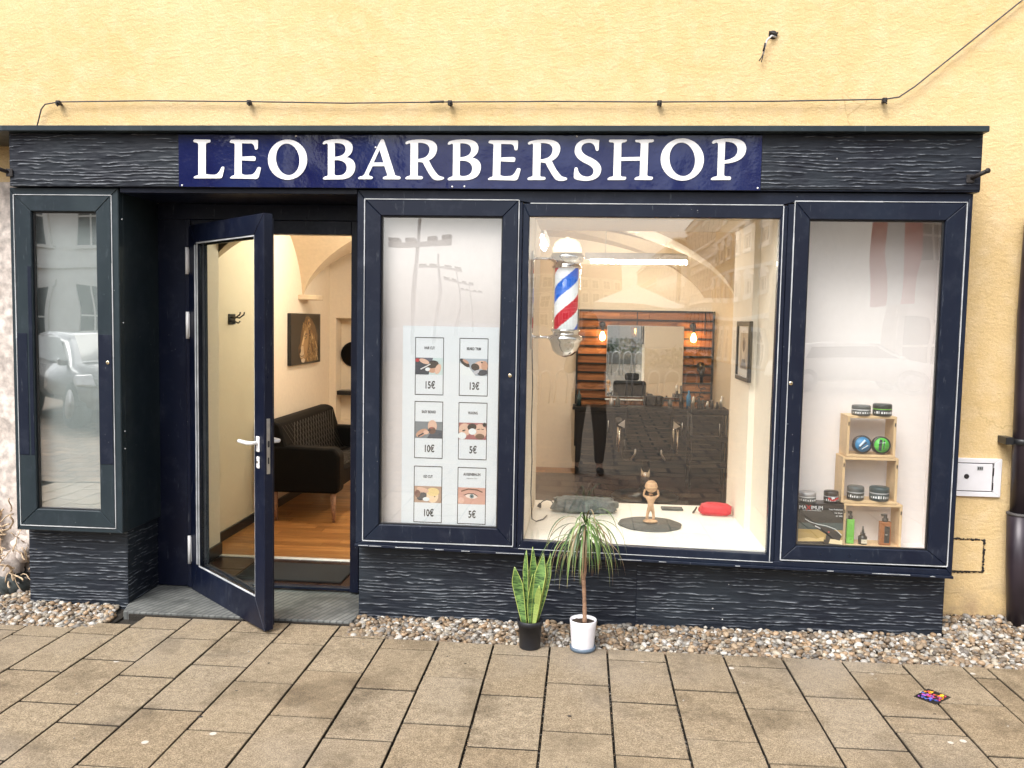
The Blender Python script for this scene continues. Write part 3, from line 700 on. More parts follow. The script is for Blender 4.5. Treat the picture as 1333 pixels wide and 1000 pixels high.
# ================================================================== SIGN
sg = thing('shop_sign', 'long glossy blue signboard with raised white serif lettering', 'sign', (-.67, -.03, 2.42))
mb = MB(); mb.box(-2.241, .902, -.036, -.0315, 2.424, 2.706, .0008)
sb = mb.build('sign_board', 'sign_blue', sg)
GLYPHS = [
  ('L', [[(-21540,26747),(-21481,26803),(-20620,26782),(-20591,26759),(-20581,26720),(-20591,26665),(-20612,26643),(-20651,26630),(-20709,26626),(-20781,26606),(-20826,26564),(-20844,26497),(-20867,24933),(-20826,24922),(-20780,24914),(-20730,24906),(-20676,24901),(-20618,24897),(-20554,24894),(-20487,24893),(-20415,24894),(-20339,24896),(-20295,24905),(-20251,24923),(-20209,24948),(-20168,24982),(-20129,25024),(-20091,25074),(-20054,25132),(-20019,25198),(-19986,25272),(-19948,25311),(-19900,25330),(-19839,25329),(-19814,25301),(-19808,25254),(-19822,25189),(-19918,24797),(-19954,24750),(-20007,24720),(-20077,24707),(-21486,24700),(-21525,24717),(-21538,24739),(-21527,24767),(-21471,24812),(-21398,24842),(-21309,24858),(-21289,24873),(-21277,24898),(-21273,24931),(-21260,26496),(-21273,26552),(-21304,26593),(-21353,26619),(-21512,26652),(-21535,26680),(-21545,26712)]]),
  ('E', [[(-19475,26706),(-19453,26744),(-19416,26770),(-19364,26784),(-17940,26775),(-17921,26762),(-17910,26736),(-17906,26698),(-17924,26337),(-17944,26292),(-17979,26266),(-18029,26259),(-18062,26270),(-18083,26296),(-18092,26337),(-18099,26384),(-18110,26426),(-18124,26463),(-18142,26496),(-18164,26523),(-18190,26546),(-18219,26564),(-18252,26578),(-18289,26586),(-18812,26596),(-18815,25873),(-18175,25903),(-18100,25890),(-18054,25859),(-18036,25809),(-18060,25687),(-18083,25666),(-18122,25657),(-18176,25658),(-18828,25684),(-18830,24970),(-18813,24954),(-18791,24939),(-18766,24927),(-18736,24916),(-18703,24906),(-18665,24899),(-18623,24894),(-18577,24890),(-18528,24888),(-18295,24906),(-18250,24918),(-18208,24936),(-18168,24959),(-18131,24989),(-18095,25024),(-18061,25066),(-18030,25113),(-18001,25166),(-17974,25225),(-17943,25281),(-17904,25315),(-17857,25326),(-17791,25314),(-17757,25287),(-17753,25243),(-17764,25195),(-17775,25147),(-17787,25097),(-17800,25047),(-17814,24995),(-17829,24943),(-17844,24890),(-17860,24835),(-17876,24780),(-17912,24732),(-17964,24700),(-18033,24684),(-18762,24697),(-19433,24705),(-19470,24717),(-19480,24739),(-19462,24772),(-19400,24815),(-19332,24847),(-19257,24868),(-19241,24883),(-19231,24908),(-19227,24940),(-19208,26501),(-19216,26548),(-19239,26580),(-19278,26595),(-19453,26628),(-19473,26647),(-19481,26673)]]),
  ('O', [[(-15169,25730),(-15180,25577),(-15212,25427),(-15267,25284),(-15341,25149),(-15434,25025),(-15544,24916),(-15668,24823),(-15805,24749),(-15951,24694),(-16103,24661),(-16258,24649),(-16414,24659),(-16566,24691),(-16713,24744),(-16850,24817),(-16975,24909),(-17085,25017),(-17179,25140),(-17253,25275),(-17308,25419),(-17341,25569),(-17352,25723),(-17340,25876),(-17307,26026),(-17252,26170),(-17177,26305),(-17083,26428),(-16973,26537),(-16848,26629),(-16711,26703),(-16565,26756),(-16413,26789),(-16258,26800),(-16103,26790),(-15951,26757),(-15806,26704),(-15669,26631),(-15545,26540),(-15435,26432),(-15342,26310),(-15268,26176),(-15213,26032),(-15180,25883)], [(-15601,25832),(-15590,25711),(-15592,25591),(-15608,25474),(-15636,25362),(-15677,25257),(-15730,25163),(-15793,25080),(-15866,25011),(-15946,24957),(-16032,24919),(-16123,24897),(-16216,24893),(-16310,24906),(-16403,24936),(-16492,24983),(-16577,25045),(-16655,25121),(-16724,25210),(-16784,25310),(-16833,25419),(-16869,25534),(-16894,25654),(-16904,25775),(-16902,25895),(-16886,26013),(-16857,26125),(-16816,26229),(-16763,26323),(-16700,26405),(-16627,26474),(-16547,26528),(-16461,26566),(-16370,26587),(-16277,26591),(-16183,26578),(-16091,26548),(-16002,26501),(-15917,26439),(-15840,26363),(-15771,26274),(-15711,26175),(-15662,26067),(-15626,25952)]]),
  ('B', [[(-14304,26594),(-14282,26659),(-14238,26705),(-14173,26732),(-14101,26752),(-14025,26769),(-13944,26785),(-13860,26797),(-13771,26808),(-13678,26816),(-13580,26822),(-13479,26826),(-13373,26827),(-13223,26819),(-13091,26800),(-12977,26770),(-12880,26728),(-12800,26675),(-12738,26611),(-12694,26535),(-12667,26448),(-12658,26350),(-12664,26282),(-12678,26218),(-12700,26157),(-12730,26099),(-12768,26045),(-12813,25995),(-12867,25948),(-12928,25905),(-12998,25865),(-12896,25840),(-12806,25808),(-12728,25768),(-12662,25719),(-12607,25663),(-12565,25599),(-12535,25527),(-12516,25447),(-12510,25359),(-12526,25220),(-12562,25097),(-12619,24990),(-12696,24898),(-12794,24823),(-12913,24763),(-13052,24720),(-13212,24692),(-13393,24681),(-13459,24683),(-13533,24684),(-13612,24684),(-13698,24684),(-13791,24683),(-13889,24681),(-13994,24678),(-14106,24675),(-14224,24671),(-14273,24692),(-14291,24720),(-14276,24754),(-14257,24772),(-14236,24788),(-14214,24803),(-14189,24817),(-14162,24830),(-14133,24841),(-14103,24851),(-14070,24859),(-14035,24866),(-14013,24938),(-14018,26485),(-14025,26547),(-14048,26587),(-14087,26606),(-14230,26550),(-14271,26550),(-14296,26565)], [(-13641,26623),(-13518,26625),(-13410,26617),(-13315,26599),(-13234,26572),(-13168,26536),(-13115,26490),(-13076,26434),(-13051,26369),(-13040,26294),(-13050,26213),(-13074,26140),(-13113,26077),(-13165,26022),(-13232,25976),(-13312,25938),(-13407,25910),(-13515,25890),(-13638,25879)], [(-13654,25714),(-13516,25714),(-13393,25704),(-13286,25681),(-13194,25647),(-13117,25601),(-13056,25544),(-13011,25475),(-12981,25394),(-12966,25302),(-12978,25215),(-13001,25138),(-13035,25072),(-13081,25015),(-13138,24969),(-13206,24933),(-13286,24907),(-13377,24891),(-13479,24885),(-13567,24894),(-13625,24921),(-13651,24967)]]),
  ('A', [[(-11082,26820),(-11024,26829),(-10979,26820),(-10946,26793),(-10319,24929),(-10279,24898),(-10222,24878),(-10148,24869),(-10078,24856),(-10032,24830),(-10012,24793),(-10031,24744),(-10061,24714),(-10101,24704),(-10912,24705),(-10958,24718),(-10981,24742),(-10981,24777),(-10928,24822),(-10858,24856),(-10772,24877),(-10751,24900),(-10742,24926),(-10744,24954),(-10901,25404),(-11559,25402),(-11767,24977),(-11765,24928),(-11736,24891),(-11681,24867),(-11601,24851),(-11551,24823),(-11532,24785),(-11557,24742),(-11587,24716),(-11623,24707),(-12278,24704),(-12317,24721),(-12334,24743),(-12330,24770),(-12286,24814),(-12221,24844),(-12136,24859),(-12090,24882),(-12043,24921),(-11995,24975),(-11183,26655),(-11152,26727),(-11118,26782)], [(-11180,26282),(-10948,25586),(-11504,25584)]]),
  ('R', [[(-9769,26631),(-9745,26673),(-9707,26706),(-9658,26729),(-9581,26749),(-9501,26766),(-9417,26781),(-9330,26794),(-9240,26805),(-9146,26813),(-9048,26819),(-8947,26822),(-8843,26824),(-8678,26816),(-8532,26797),(-8405,26768),(-8298,26728),(-8210,26676),(-8142,26614),(-8092,26541),(-8062,26457),(-8051,26361),(-8061,26262),(-8081,26169),(-8110,26084),(-8149,26006),(-8199,25935),(-8257,25871),(-8326,25814),(-8404,25764),(-8493,25721),(-8435,25606),(-8378,25497),(-8320,25396),(-8263,25302),(-8206,25216),(-8148,25136),(-8091,25063),(-8034,24998),(-7977,24940),(-7958,24925),(-7935,24911),(-7911,24898),(-7885,24886),(-7857,24875),(-7827,24865),(-7794,24857),(-7760,24849),(-7723,24843),(-7678,24822),(-7655,24794),(-7655,24761),(-7673,24742),(-7696,24726),(-7726,24712),(-7762,24700),(-7804,24690),(-7851,24682),(-7905,24676),(-7965,24673),(-8030,24671),(-8073,24677),(-8112,24685),(-8149,24695),(-8183,24707),(-8215,24722),(-8244,24738),(-8270,24757),(-8293,24778),(-8313,24801),(-8370,24876),(-8426,24954),(-8482,25035),(-8536,25120),(-8591,25208),(-8644,25299),(-8697,25394),(-8749,25492),(-8801,25594),(-8857,25615),(-8951,25627),(-9083,25631),(-9086,24935),(-9079,24909),(-9056,24891),(-9018,24880),(-8849,24864),(-8815,24838),(-8803,24801),(-8814,24755),(-8842,24731),(-8881,24718),(-8932,24716),(-9694,24712),(-9741,24732),(-9760,24755),(-9751,24783),(-9705,24828),(-9639,24862),(-9554,24883),(-9514,24901),(-9490,24927),(-9482,24960),(-9486,26495),(-9494,26562),(-9517,26604),(-9555,26620),(-9684,26565),(-9731,26570),(-9760,26592)], [(-9082,26648),(-8953,26647),(-8837,26636),(-8737,26616),(-8652,26587),(-8582,26549),(-8526,26502),(-8486,26445),(-8460,26380),(-8449,26306),(-8460,26202),(-8486,26110),(-8527,26029),(-8583,25960),(-8653,25902),(-8739,25856),(-8839,25820),(-8954,25797),(-9084,25784)]]),
  ('B', [[(-7467,26594),(-7445,26659),(-7401,26705),(-7336,26732),(-7264,26752),(-7188,26769),(-7107,26785),(-7023,26797),(-6934,26808),(-6841,26816),(-6743,26822),(-6642,26826),(-6536,26827),(-6386,26819),(-6254,26800),(-6140,26770),(-6043,26728),(-5963,26675),(-5901,26611),(-5857,26535),(-5830,26448),(-5821,26350),(-5827,26282),(-5841,26218),(-5863,26157),(-5893,26099),(-5931,26045),(-5976,25995),(-6030,25948),(-6091,25905),(-6161,25865),(-6059,25840),(-5969,25808),(-5891,25768),(-5825,25719),(-5770,25663),(-5728,25599),(-5698,25527),(-5679,25447),(-5673,25359),(-5689,25220),(-5725,25097),(-5782,24990),(-5859,24898),(-5957,24823),(-6076,24763),(-6215,24720),(-6375,24692),(-6556,24681),(-6622,24683),(-6696,24684),(-6775,24684),(-6861,24684),(-6954,24683),(-7052,24681),(-7157,24678),(-7269,24675),(-7387,24671),(-7436,24692),(-7454,24720),(-7439,24754),(-7420,24772),(-7399,24788),(-7377,24803),(-7352,24817),(-7325,24830),(-7296,24841),(-7266,24851),(-7233,24859),(-7198,24866),(-7176,24938),(-7181,26485),(-7188,26547),(-7211,26587),(-7250,26606),(-7393,26550),(-7434,26550),(-7459,26565)], [(-6804,26623),(-6681,26625),(-6573,26617),(-6478,26599),(-6397,26572),(-6331,26536),(-6278,26490),(-6239,26434),(-6214,26369),(-6203,26294),(-6213,26213),(-6237,26140),(-6276,26077),(-6328,26022),(-6395,25976),(-6475,25938),(-6570,25910),(-6678,25890),(-6801,25879)], [(-6817,25714),(-6679,25714),(-6556,25704),(-6449,25681),(-6357,25647),(-6280,25601),(-6219,25544),(-6174,25475),(-6144,25394),(-6129,25302),(-6141,25215),(-6164,25138),(-6198,25072),(-6244,25015),(-6301,24969),(-6369,24933),(-6449,24907),(-6540,24891),(-6642,24885),(-6730,24894),(-6788,24921),(-6814,24967)]]),
  ('E', [[(-5273,26706),(-5251,26744),(-5214,26770),(-5162,26784),(-3738,26775),(-3719,26762),(-3708,26736),(-3704,26698),(-3722,26337),(-3742,26292),(-3777,26266),(-3827,26259),(-3860,26270),(-3881,26296),(-3890,26337),(-3897,26384),(-3908,26426),(-3922,26463),(-3940,26496),(-3962,26523),(-3988,26546),(-4017,26564),(-4050,26578),(-4087,26586),(-4610,26596),(-4613,25873),(-3973,25903),(-3898,25890),(-3852,25859),(-3834,25809),(-3858,25687),(-3881,25666),(-3920,25657),(-3974,25658),(-4626,25684),(-4628,24970),(-4611,24954),(-4589,24939),(-4564,24927),(-4534,24916),(-4501,24906),(-4463,24899),(-4421,24894),(-4375,24890),(-4326,24888),(-4093,24906),(-4048,24918),(-4006,24936),(-3966,24959),(-3929,24989),(-3893,25024),(-3859,25066),(-3828,25113),(-3799,25166),(-3772,25225),(-3741,25281),(-3702,25315),(-3655,25326),(-3589,25314),(-3555,25287),(-3551,25243),(-3562,25195),(-3573,25147),(-3585,25097),(-3598,25047),(-3612,24995),(-3627,24943),(-3642,24890),(-3658,24835),(-3674,24780),(-3710,24732),(-3762,24700),(-3831,24684),(-4560,24697),(-5231,24705),(-5268,24717),(-5278,24739),(-5260,24772),(-5198,24815),(-5130,24847),(-5055,24868),(-5039,24883),(-5029,24908),(-5025,24940),(-5006,26501),(-5014,26548),(-5037,26580),(-5076,26595),(-5251,26628),(-5271,26647),(-5279,26673)]]),
  ('R', [[(-3177,26631),(-3153,26673),(-3115,26706),(-3066,26729),(-2989,26749),(-2909,26766),(-2825,26781),(-2738,26794),(-2648,26805),(-2554,26813),(-2456,26819),(-2355,26822),(-2251,26824),(-2086,26816),(-1940,26797),(-1813,26768),(-1706,26728),(-1618,26676),(-1550,26614),(-1500,26541),(-1470,26457),(-1459,26361),(-1469,26262),(-1489,26169),(-1518,26084),(-1557,26006),(-1607,25935),(-1665,25871),(-1734,25814),(-1812,25764),(-1901,25721),(-1843,25606),(-1786,25497),(-1728,25396),(-1671,25302),(-1614,25216),(-1556,25136),(-1499,25063),(-1442,24998),(-1385,24940),(-1366,24925),(-1343,24911),(-1319,24898),(-1293,24886),(-1265,24875),(-1235,24865),(-1202,24857),(-1168,24849),(-1131,24843),(-1086,24822),(-1063,24794),(-1063,24761),(-1081,24742),(-1104,24726),(-1134,24712),(-1170,24700),(-1212,24690),(-1259,24682),(-1313,24676),(-1373,24673),(-1438,24671),(-1481,24677),(-1520,24685),(-1557,24695),(-1591,24707),(-1623,24722),(-1652,24738),(-1678,24757),(-1701,24778),(-1721,24801),(-1778,24876),(-1834,24954),(-1890,25035),(-1944,25120),(-1999,25208),(-2052,25299),(-2105,25394),(-2157,25492),(-2209,25594),(-2265,25615),(-2359,25627),(-2491,25631),(-2494,24935),(-2487,24909),(-2464,24891),(-2426,24880),(-2257,24864),(-2223,24838),(-2211,24801),(-2222,24755),(-2250,24731),(-2289,24718),(-2340,24716),(-3102,24712),(-3149,24732),(-3168,24755),(-3159,24783),(-3113,24828),(-3047,24862),(-2962,24883),(-2922,24901),(-2898,24927),(-2890,24960),(-2894,26495),(-2902,26562),(-2925,26604),(-2963,26620),(-3092,26565),(-3139,26570),(-3168,26592)], [(-2490,26648),(-2361,26647),(-2245,26636),(-2145,26616),(-2060,26587),(-1990,26549),(-1934,26502),(-1894,26445),(-1868,26380),(-1857,26306),(-1868,26202),(-1894,26110),(-1935,26029),(-1991,25960),(-2061,25902),(-2147,25856),(-2247,25820),(-2362,25797),(-2492,25784)]]),
  ('S', [[(585,26753),(580,26704),(576,26655),(573,26606),(570,26558),(568,26509),(567,26460),(566,26411),(566,26363),(567,26314),(552,26273),(526,26249),(487,26241),(442,26257),(414,26286),(404,26328),(387,26399),(365,26461),(337,26515),(303,26561),(264,26598),(218,26627),(167,26648),(110,26660),(47,26664),(-36,26656),(-109,26641),(-172,26619),(-226,26590),(-271,26555),(-306,26514),(-331,26465),(-347,26410),(-354,26348),(-344,26292),(-324,26238),(-294,26186),(-253,26135),(-202,26086),(-141,26039),(-70,25994),(11,25951),(103,25910),(229,25852),(341,25791),(439,25728),(522,25661),(592,25592),(647,25521),(688,25446),(714,25369),(727,25289),(714,25168),(683,25061),(634,24967),(566,24886),(479,24819),(374,24765),(251,24724),(108,24696),(-53,24682),(-141,24686),(-224,24691),(-301,24699),(-373,24708),(-440,24719),(-501,24732),(-556,24747),(-606,24764),(-651,24782),(-684,24816),(-702,24860),(-706,24914),(-685,25283),(-666,25339),(-634,25371),(-591,25379),(-548,25365),(-520,25333),(-506,25283),(-485,25203),(-454,25132),(-414,25070),(-365,25017),(-307,24973),(-240,24938),(-163,24912),(-78,24896),(17,24889),(84,24899),(142,24915),(193,24937),(236,24965),(270,25000),(297,25040),(316,25087),(326,25140),(329,25199),(323,25243),(309,25285),(286,25328),(254,25369),(213,25410),(164,25449),(106,25489),(39,25527),(-37,25564),(-171,25626),(-290,25691),(-394,25759),(-482,25830),(-555,25905),(-612,25983),(-655,26065),(-681,26149),(-693,26237),(-680,26364),(-649,26476),(-600,26573),(-533,26656),(-447,26725),(-343,26779),(-220,26818),(-80,26843),(79,26854),(137,26853),(194,26851),(251,26847),(307,26841),(363,26834),(419,26825),(474,26815),(530,26803),(584,26789)]]),
  ('H', [[(1095,26768),(1115,26801),(1146,26820),(1190,26827),(2001,26828),(2027,26805),(2028,26773),(2003,26733),(1957,26704),(1896,26685),(1821,26675),(1783,26657),(1760,26623),(1750,26572),(1753,25908),(2762,25933),(2765,26575),(2750,26629),(2717,26665),(2667,26684),(2504,26705),(2475,26746),(2469,26783),(2486,26814),(3395,26845),(3425,26821),(3436,26787),(3428,26743),(3386,26711),(3315,26691),(3217,26685),(3184,26668),(3163,26639),(3154,26597),(3142,25007),(3153,24965),(3183,24936),(3233,24920),(3417,24906),(3442,24874),(3445,24835),(3428,24789),(3396,24764),(3357,24750),(3312,24744),(2538,24748),(2501,24766),(2488,24793),(2499,24828),(2555,24871),(2628,24900),(2718,24917),(2734,24933),(2746,24963),(2752,25005),(2760,25751),(1751,25732),(1757,24963),(1777,24933),(1814,24912),(1870,24898),(2018,24891),(2041,24855),(2040,24813),(2014,24767),(1990,24750),(1955,24740),(1911,24737),(1134,24733),(1087,24751),(1074,24778),(1095,24813),(1153,24860),(1231,24892),(1330,24910),(1354,24926),(1368,24956),(1372,24998),(1374,26572),(1365,26626),(1342,26662),(1304,26681),(1156,26695),(1116,26713),(1096,26737)]]),
  ('O', [[(6056,25813),(6050,25658),(6021,25506),(5970,25360),(5899,25223),(5808,25098),(5699,24988),(5575,24894),(5438,24818),(5290,24763),(5136,24729),(4977,24717),(4817,24727),(4660,24760),(4509,24813),(4366,24887),(4235,24980),(4119,25090),(4019,25215),(3938,25352),(3878,25498),(3839,25650),(3823,25805),(3829,25961),(3859,26113),(3910,26259),(3982,26396),(4074,26521),(4183,26631),(4308,26724),(4446,26799),(4593,26854),(4748,26887),(4906,26898),(5065,26887),(5221,26855),(5372,26801),(5514,26727),(5644,26634),(5760,26525),(5859,26401),(5940,26265),(6000,26120),(6039,25968)], [(5597,25899),(5609,25776),(5608,25653),(5594,25533),(5566,25419),(5525,25313),(5473,25217),(5410,25133),(5337,25063),(5256,25009),(5168,24971),(5076,24950),(4981,24947),(4885,24961),(4791,24994),(4699,25042),(4613,25107),(4533,25186),(4461,25278),(4399,25381),(4348,25493),(4310,25611),(4284,25734),(4271,25858),(4273,25981),(4287,26101),(4316,26215),(4357,26321),(4409,26417),(4473,26500),(4546,26569),(4627,26623),(4714,26661),(4806,26681),(4901,26684),(4997,26669),(5091,26637),(5182,26588),(5269,26524),(5348,26445),(5420,26353),(5481,26251),(5532,26140),(5571,26022)]]),
  ('P', [[(6446,26691),(6471,26742),(6511,26781),(6565,26807),(6654,26825),(6743,26841),(6833,26855),(6924,26867),(7016,26877),(7109,26885),(7203,26890),(7298,26894),(7394,26895),(7564,26886),(7714,26864),(7844,26831),(7954,26785),(8044,26726),(8115,26656),(8165,26573),(8196,26477),(8207,26370),(8192,26225),(8150,26095),(8081,25980),(7987,25880),(7865,25796),(7718,25726),(7543,25671),(7343,25631),(7115,25607),(7121,25026),(7139,24985),(7169,24956),(7211,24940),(7429,24934),(7476,24898),(7490,24856),(7470,24810),(7449,24783),(7413,24768),(7363,24766),(6528,24762),(6474,24777),(6459,24803),(6482,24842),(6541,24888),(6615,24920),(6704,24937),(6744,24954),(6770,24983),(6780,25025),(6770,26547),(6758,26627),(6727,26675),(6678,26691),(6535,26633),(6487,26633),(6457,26652)], [(7125,26736),(7252,26731),(7365,26716),(7464,26691),(7550,26657),(7622,26612),(7681,26557),(7726,26492),(7758,26417),(7776,26333),(7771,26233),(7749,26142),(7709,26061),(7653,25989),(7579,25926),(7487,25872),(7379,25828),(7253,25792),(7109,25766)]]),
]
for ch, conts in GLYPHS:
    cu = bpy.data.curves.new('letter', 'CURVE'); cu.dimensions = '2D'; cu.fill_mode = 'BOTH'; cu.extrude = .0012; cu.bevel_depth = .0004
    for pts in conts:
        sp = cu.splines.new('POLY'); sp.points.add(len(pts) - 1); sp.use_cyclic_u = True
        for q, (a_, b_) in zip(sp.points, pts): q.co = (a_ / 1e4 - sg.location.x, b_ / 1e4 - sg.location.z, 0, 1)
    t = bpy.data.objects.new('letter', cu); C.objects.link(t); me = bpy.data.meshes.new_from_object(t); bpy.data.objects.remove(t); bpy.data.curves.remove(cu)
    me.transform(Matrix.Translation((0, -.0082, 0)) @ Matrix.Rotation(math.pi / 2, 4, 'X')); me.materials.clear(); me.materials.append(M['letter_white'])
    o = bpy.data.objects.new('letter', me); C.objects.link(o); o.parent = sg; o['org'] = sg['org']; o['label'] = 'white letter ' + ch
for x, z in ((-2.222, 2.432), (-1.58, 2.700), (-.72, 2.433), (-.655, 2.435), (-.06, 2.700), (.888, 2.436), (-1.14, 2.64)):
    mb = MB(); mb.lathe([(.0052, 0), (.0045, .002), (0, .0025)], (x, -.036, z), 10, (0, -1, 0)); mb.build('screw_cap', 'letter_white', sg)

# ================================================================== OPEN DOOR
dr = thing('entrance_door', 'open dark blue glazed entrance door swung out over the paving', 'door', (-2.42, .47, .01))
hx, hy = -2.405, .425; ang = math.atan2(-.19 - .47, -1.70 + 2.42)
DM = Matrix.Translation((hx, hy, 0)) @ Matrix.Rotation(ang, 4, 'Z')       # local x along the leaf, local -y = outer face
def dmb(): return MB(DM)
mb = dmb(); members(mb, 0, .975, .012, 2.262, .105, .862, .175, 2.155, 0, .052, .003)
members(mb, .02, .957, .03, 2.240, .118, .850, .188, 2.142, .052, .068, .002)
mb.build('door_leaf', 'door_paint', dr)
mb = dmb(); members(mb, .104, .863, .174, 2.156, .113, .853, .183, 2.147, .004, .010, .001); mb.build('glazing_gasket', 'gasket', dr)
mb = dmb(); mb.box(.106, .861, .024, .032, .176, 2.154); mb.build('glass_pane', 'clear_glass', dr)
mb = dmb(); mb.box(.9745, .9775, .014, .034, .875, 1.175, .001); lp = mb.build('lock_plate', 'steel', dr)
mb = dmb(); mb.box(.977, .982, .019, .029, 1.02, 1.055, .002); mb.box(.977, .9785, .02, .028, .93, .965); mb.build('latch_bolt', 'black_plastic', lp)
def handle(side):
    yf = -.0 if side < 0 else .068; s_ = side
    mb = dmb(); mb.box(.895, .930, min(yf, yf + s_ * .009), max(yf, yf + s_ * .009), .99, 1.075, .004, seg=2)
    mb.tube([(.912, yf + s_ * .005, 1.040), (.912, yf + s_ * .045, 1.040), (.900, yf + s_ * .056, 1.040), (.86, yf + s_ * .058, 1.040), (.80, yf + s_ * .056, 1.040), (.775, yf + s_ * .05, 1.038)], [.010, .010, .0115, .0105, .0105, .009], 10)
    mb.build('door_handle', 'white_plastic', dr)
    mb = dmb(); mb.box(.897, .928, min(yf, yf + s_ * .008), max(yf, yf + s_ * .008), .90, .965, .005, seg=2); e = mb.build('key_escutcheon', 'white_plastic', dr)
    mb = dmb(); mb.lathe([(.009, 0), (.009, .004), (0, .004)], (.9125, yf + s_ * .008, .94), 12, (0, s_, 0)); mb.build('lock_cylinder', 'steel', e)
handle(-1); handle(1)
# bright closer strip on the hinge side
mb = dmb(); mb.box(.095, .1035, -.006, .0005, .19, 2.14, .001); mb.build('finger_guard', 'gasket', dr)
# key and dirt strip
mb = MB(); mb.box(-2.2, -1.5, .60, .98, .031, .043, .004); dm = mb.build('door_mat', 'mat_black', org=(-1.85, .8, .03)); tag(dm, 'black ribbed entrance mat lying on dark tiles inside the door', 'door mat')
# ================================================================== PRINTS
class Print:
    def __init__(s, o, u, w=(0, 0, 1), n=(0, -1, 0)):
        s.o, s.u, s.w, s.n = Vector(o), Vector(u), Vector(w), Vector(n); s.mb = MB(); s.l = 1
    def p(s, pts, col, step=True):
        if step: s.l += 1
        q = [s.o + s.u * a + s.w * b + s.n * (.00022 * s.l) for a, b in pts]
        s.mb.add(q, [tuple(range(len(q)))], col); return s
    def rect(s, x0, y0, x1, y1, col, step=True): return s.p([(x0, y0), (x1, y0), (x1, y1), (x0, y1)], col, step)
    def ell(s, cx, cy, rx, ry, rot, col, n=14, step=True):
        a = math.radians(rot); return s.p([(cx + rx * math.cos(t) * math.cos(a) - ry * math.sin(t) * math.sin(a), cy + rx * math.cos(t) * math.sin(a) + ry * math.sin(t) * math.cos(a)) for t in [2 * math.pi * k / n for k in range(n)]], col, step)
    def stroke(s, pts, w, col, step=False):
        if step: s.l += 1
        for (a, b), (c, d) in zip(pts, pts[1:]):
            L_ = math.hypot(c - a, d - b) or 1; nx, ny = -(d - b) / L_ * w / 2, (c - a) / L_ * w / 2
            s.p([(a + nx, b + ny), (c + nx, d + ny), (c - nx, d - ny), (a - nx, b - ny)], col, False)
    def done(s, name, parent): return s.mb.build(name, 'print', parent)
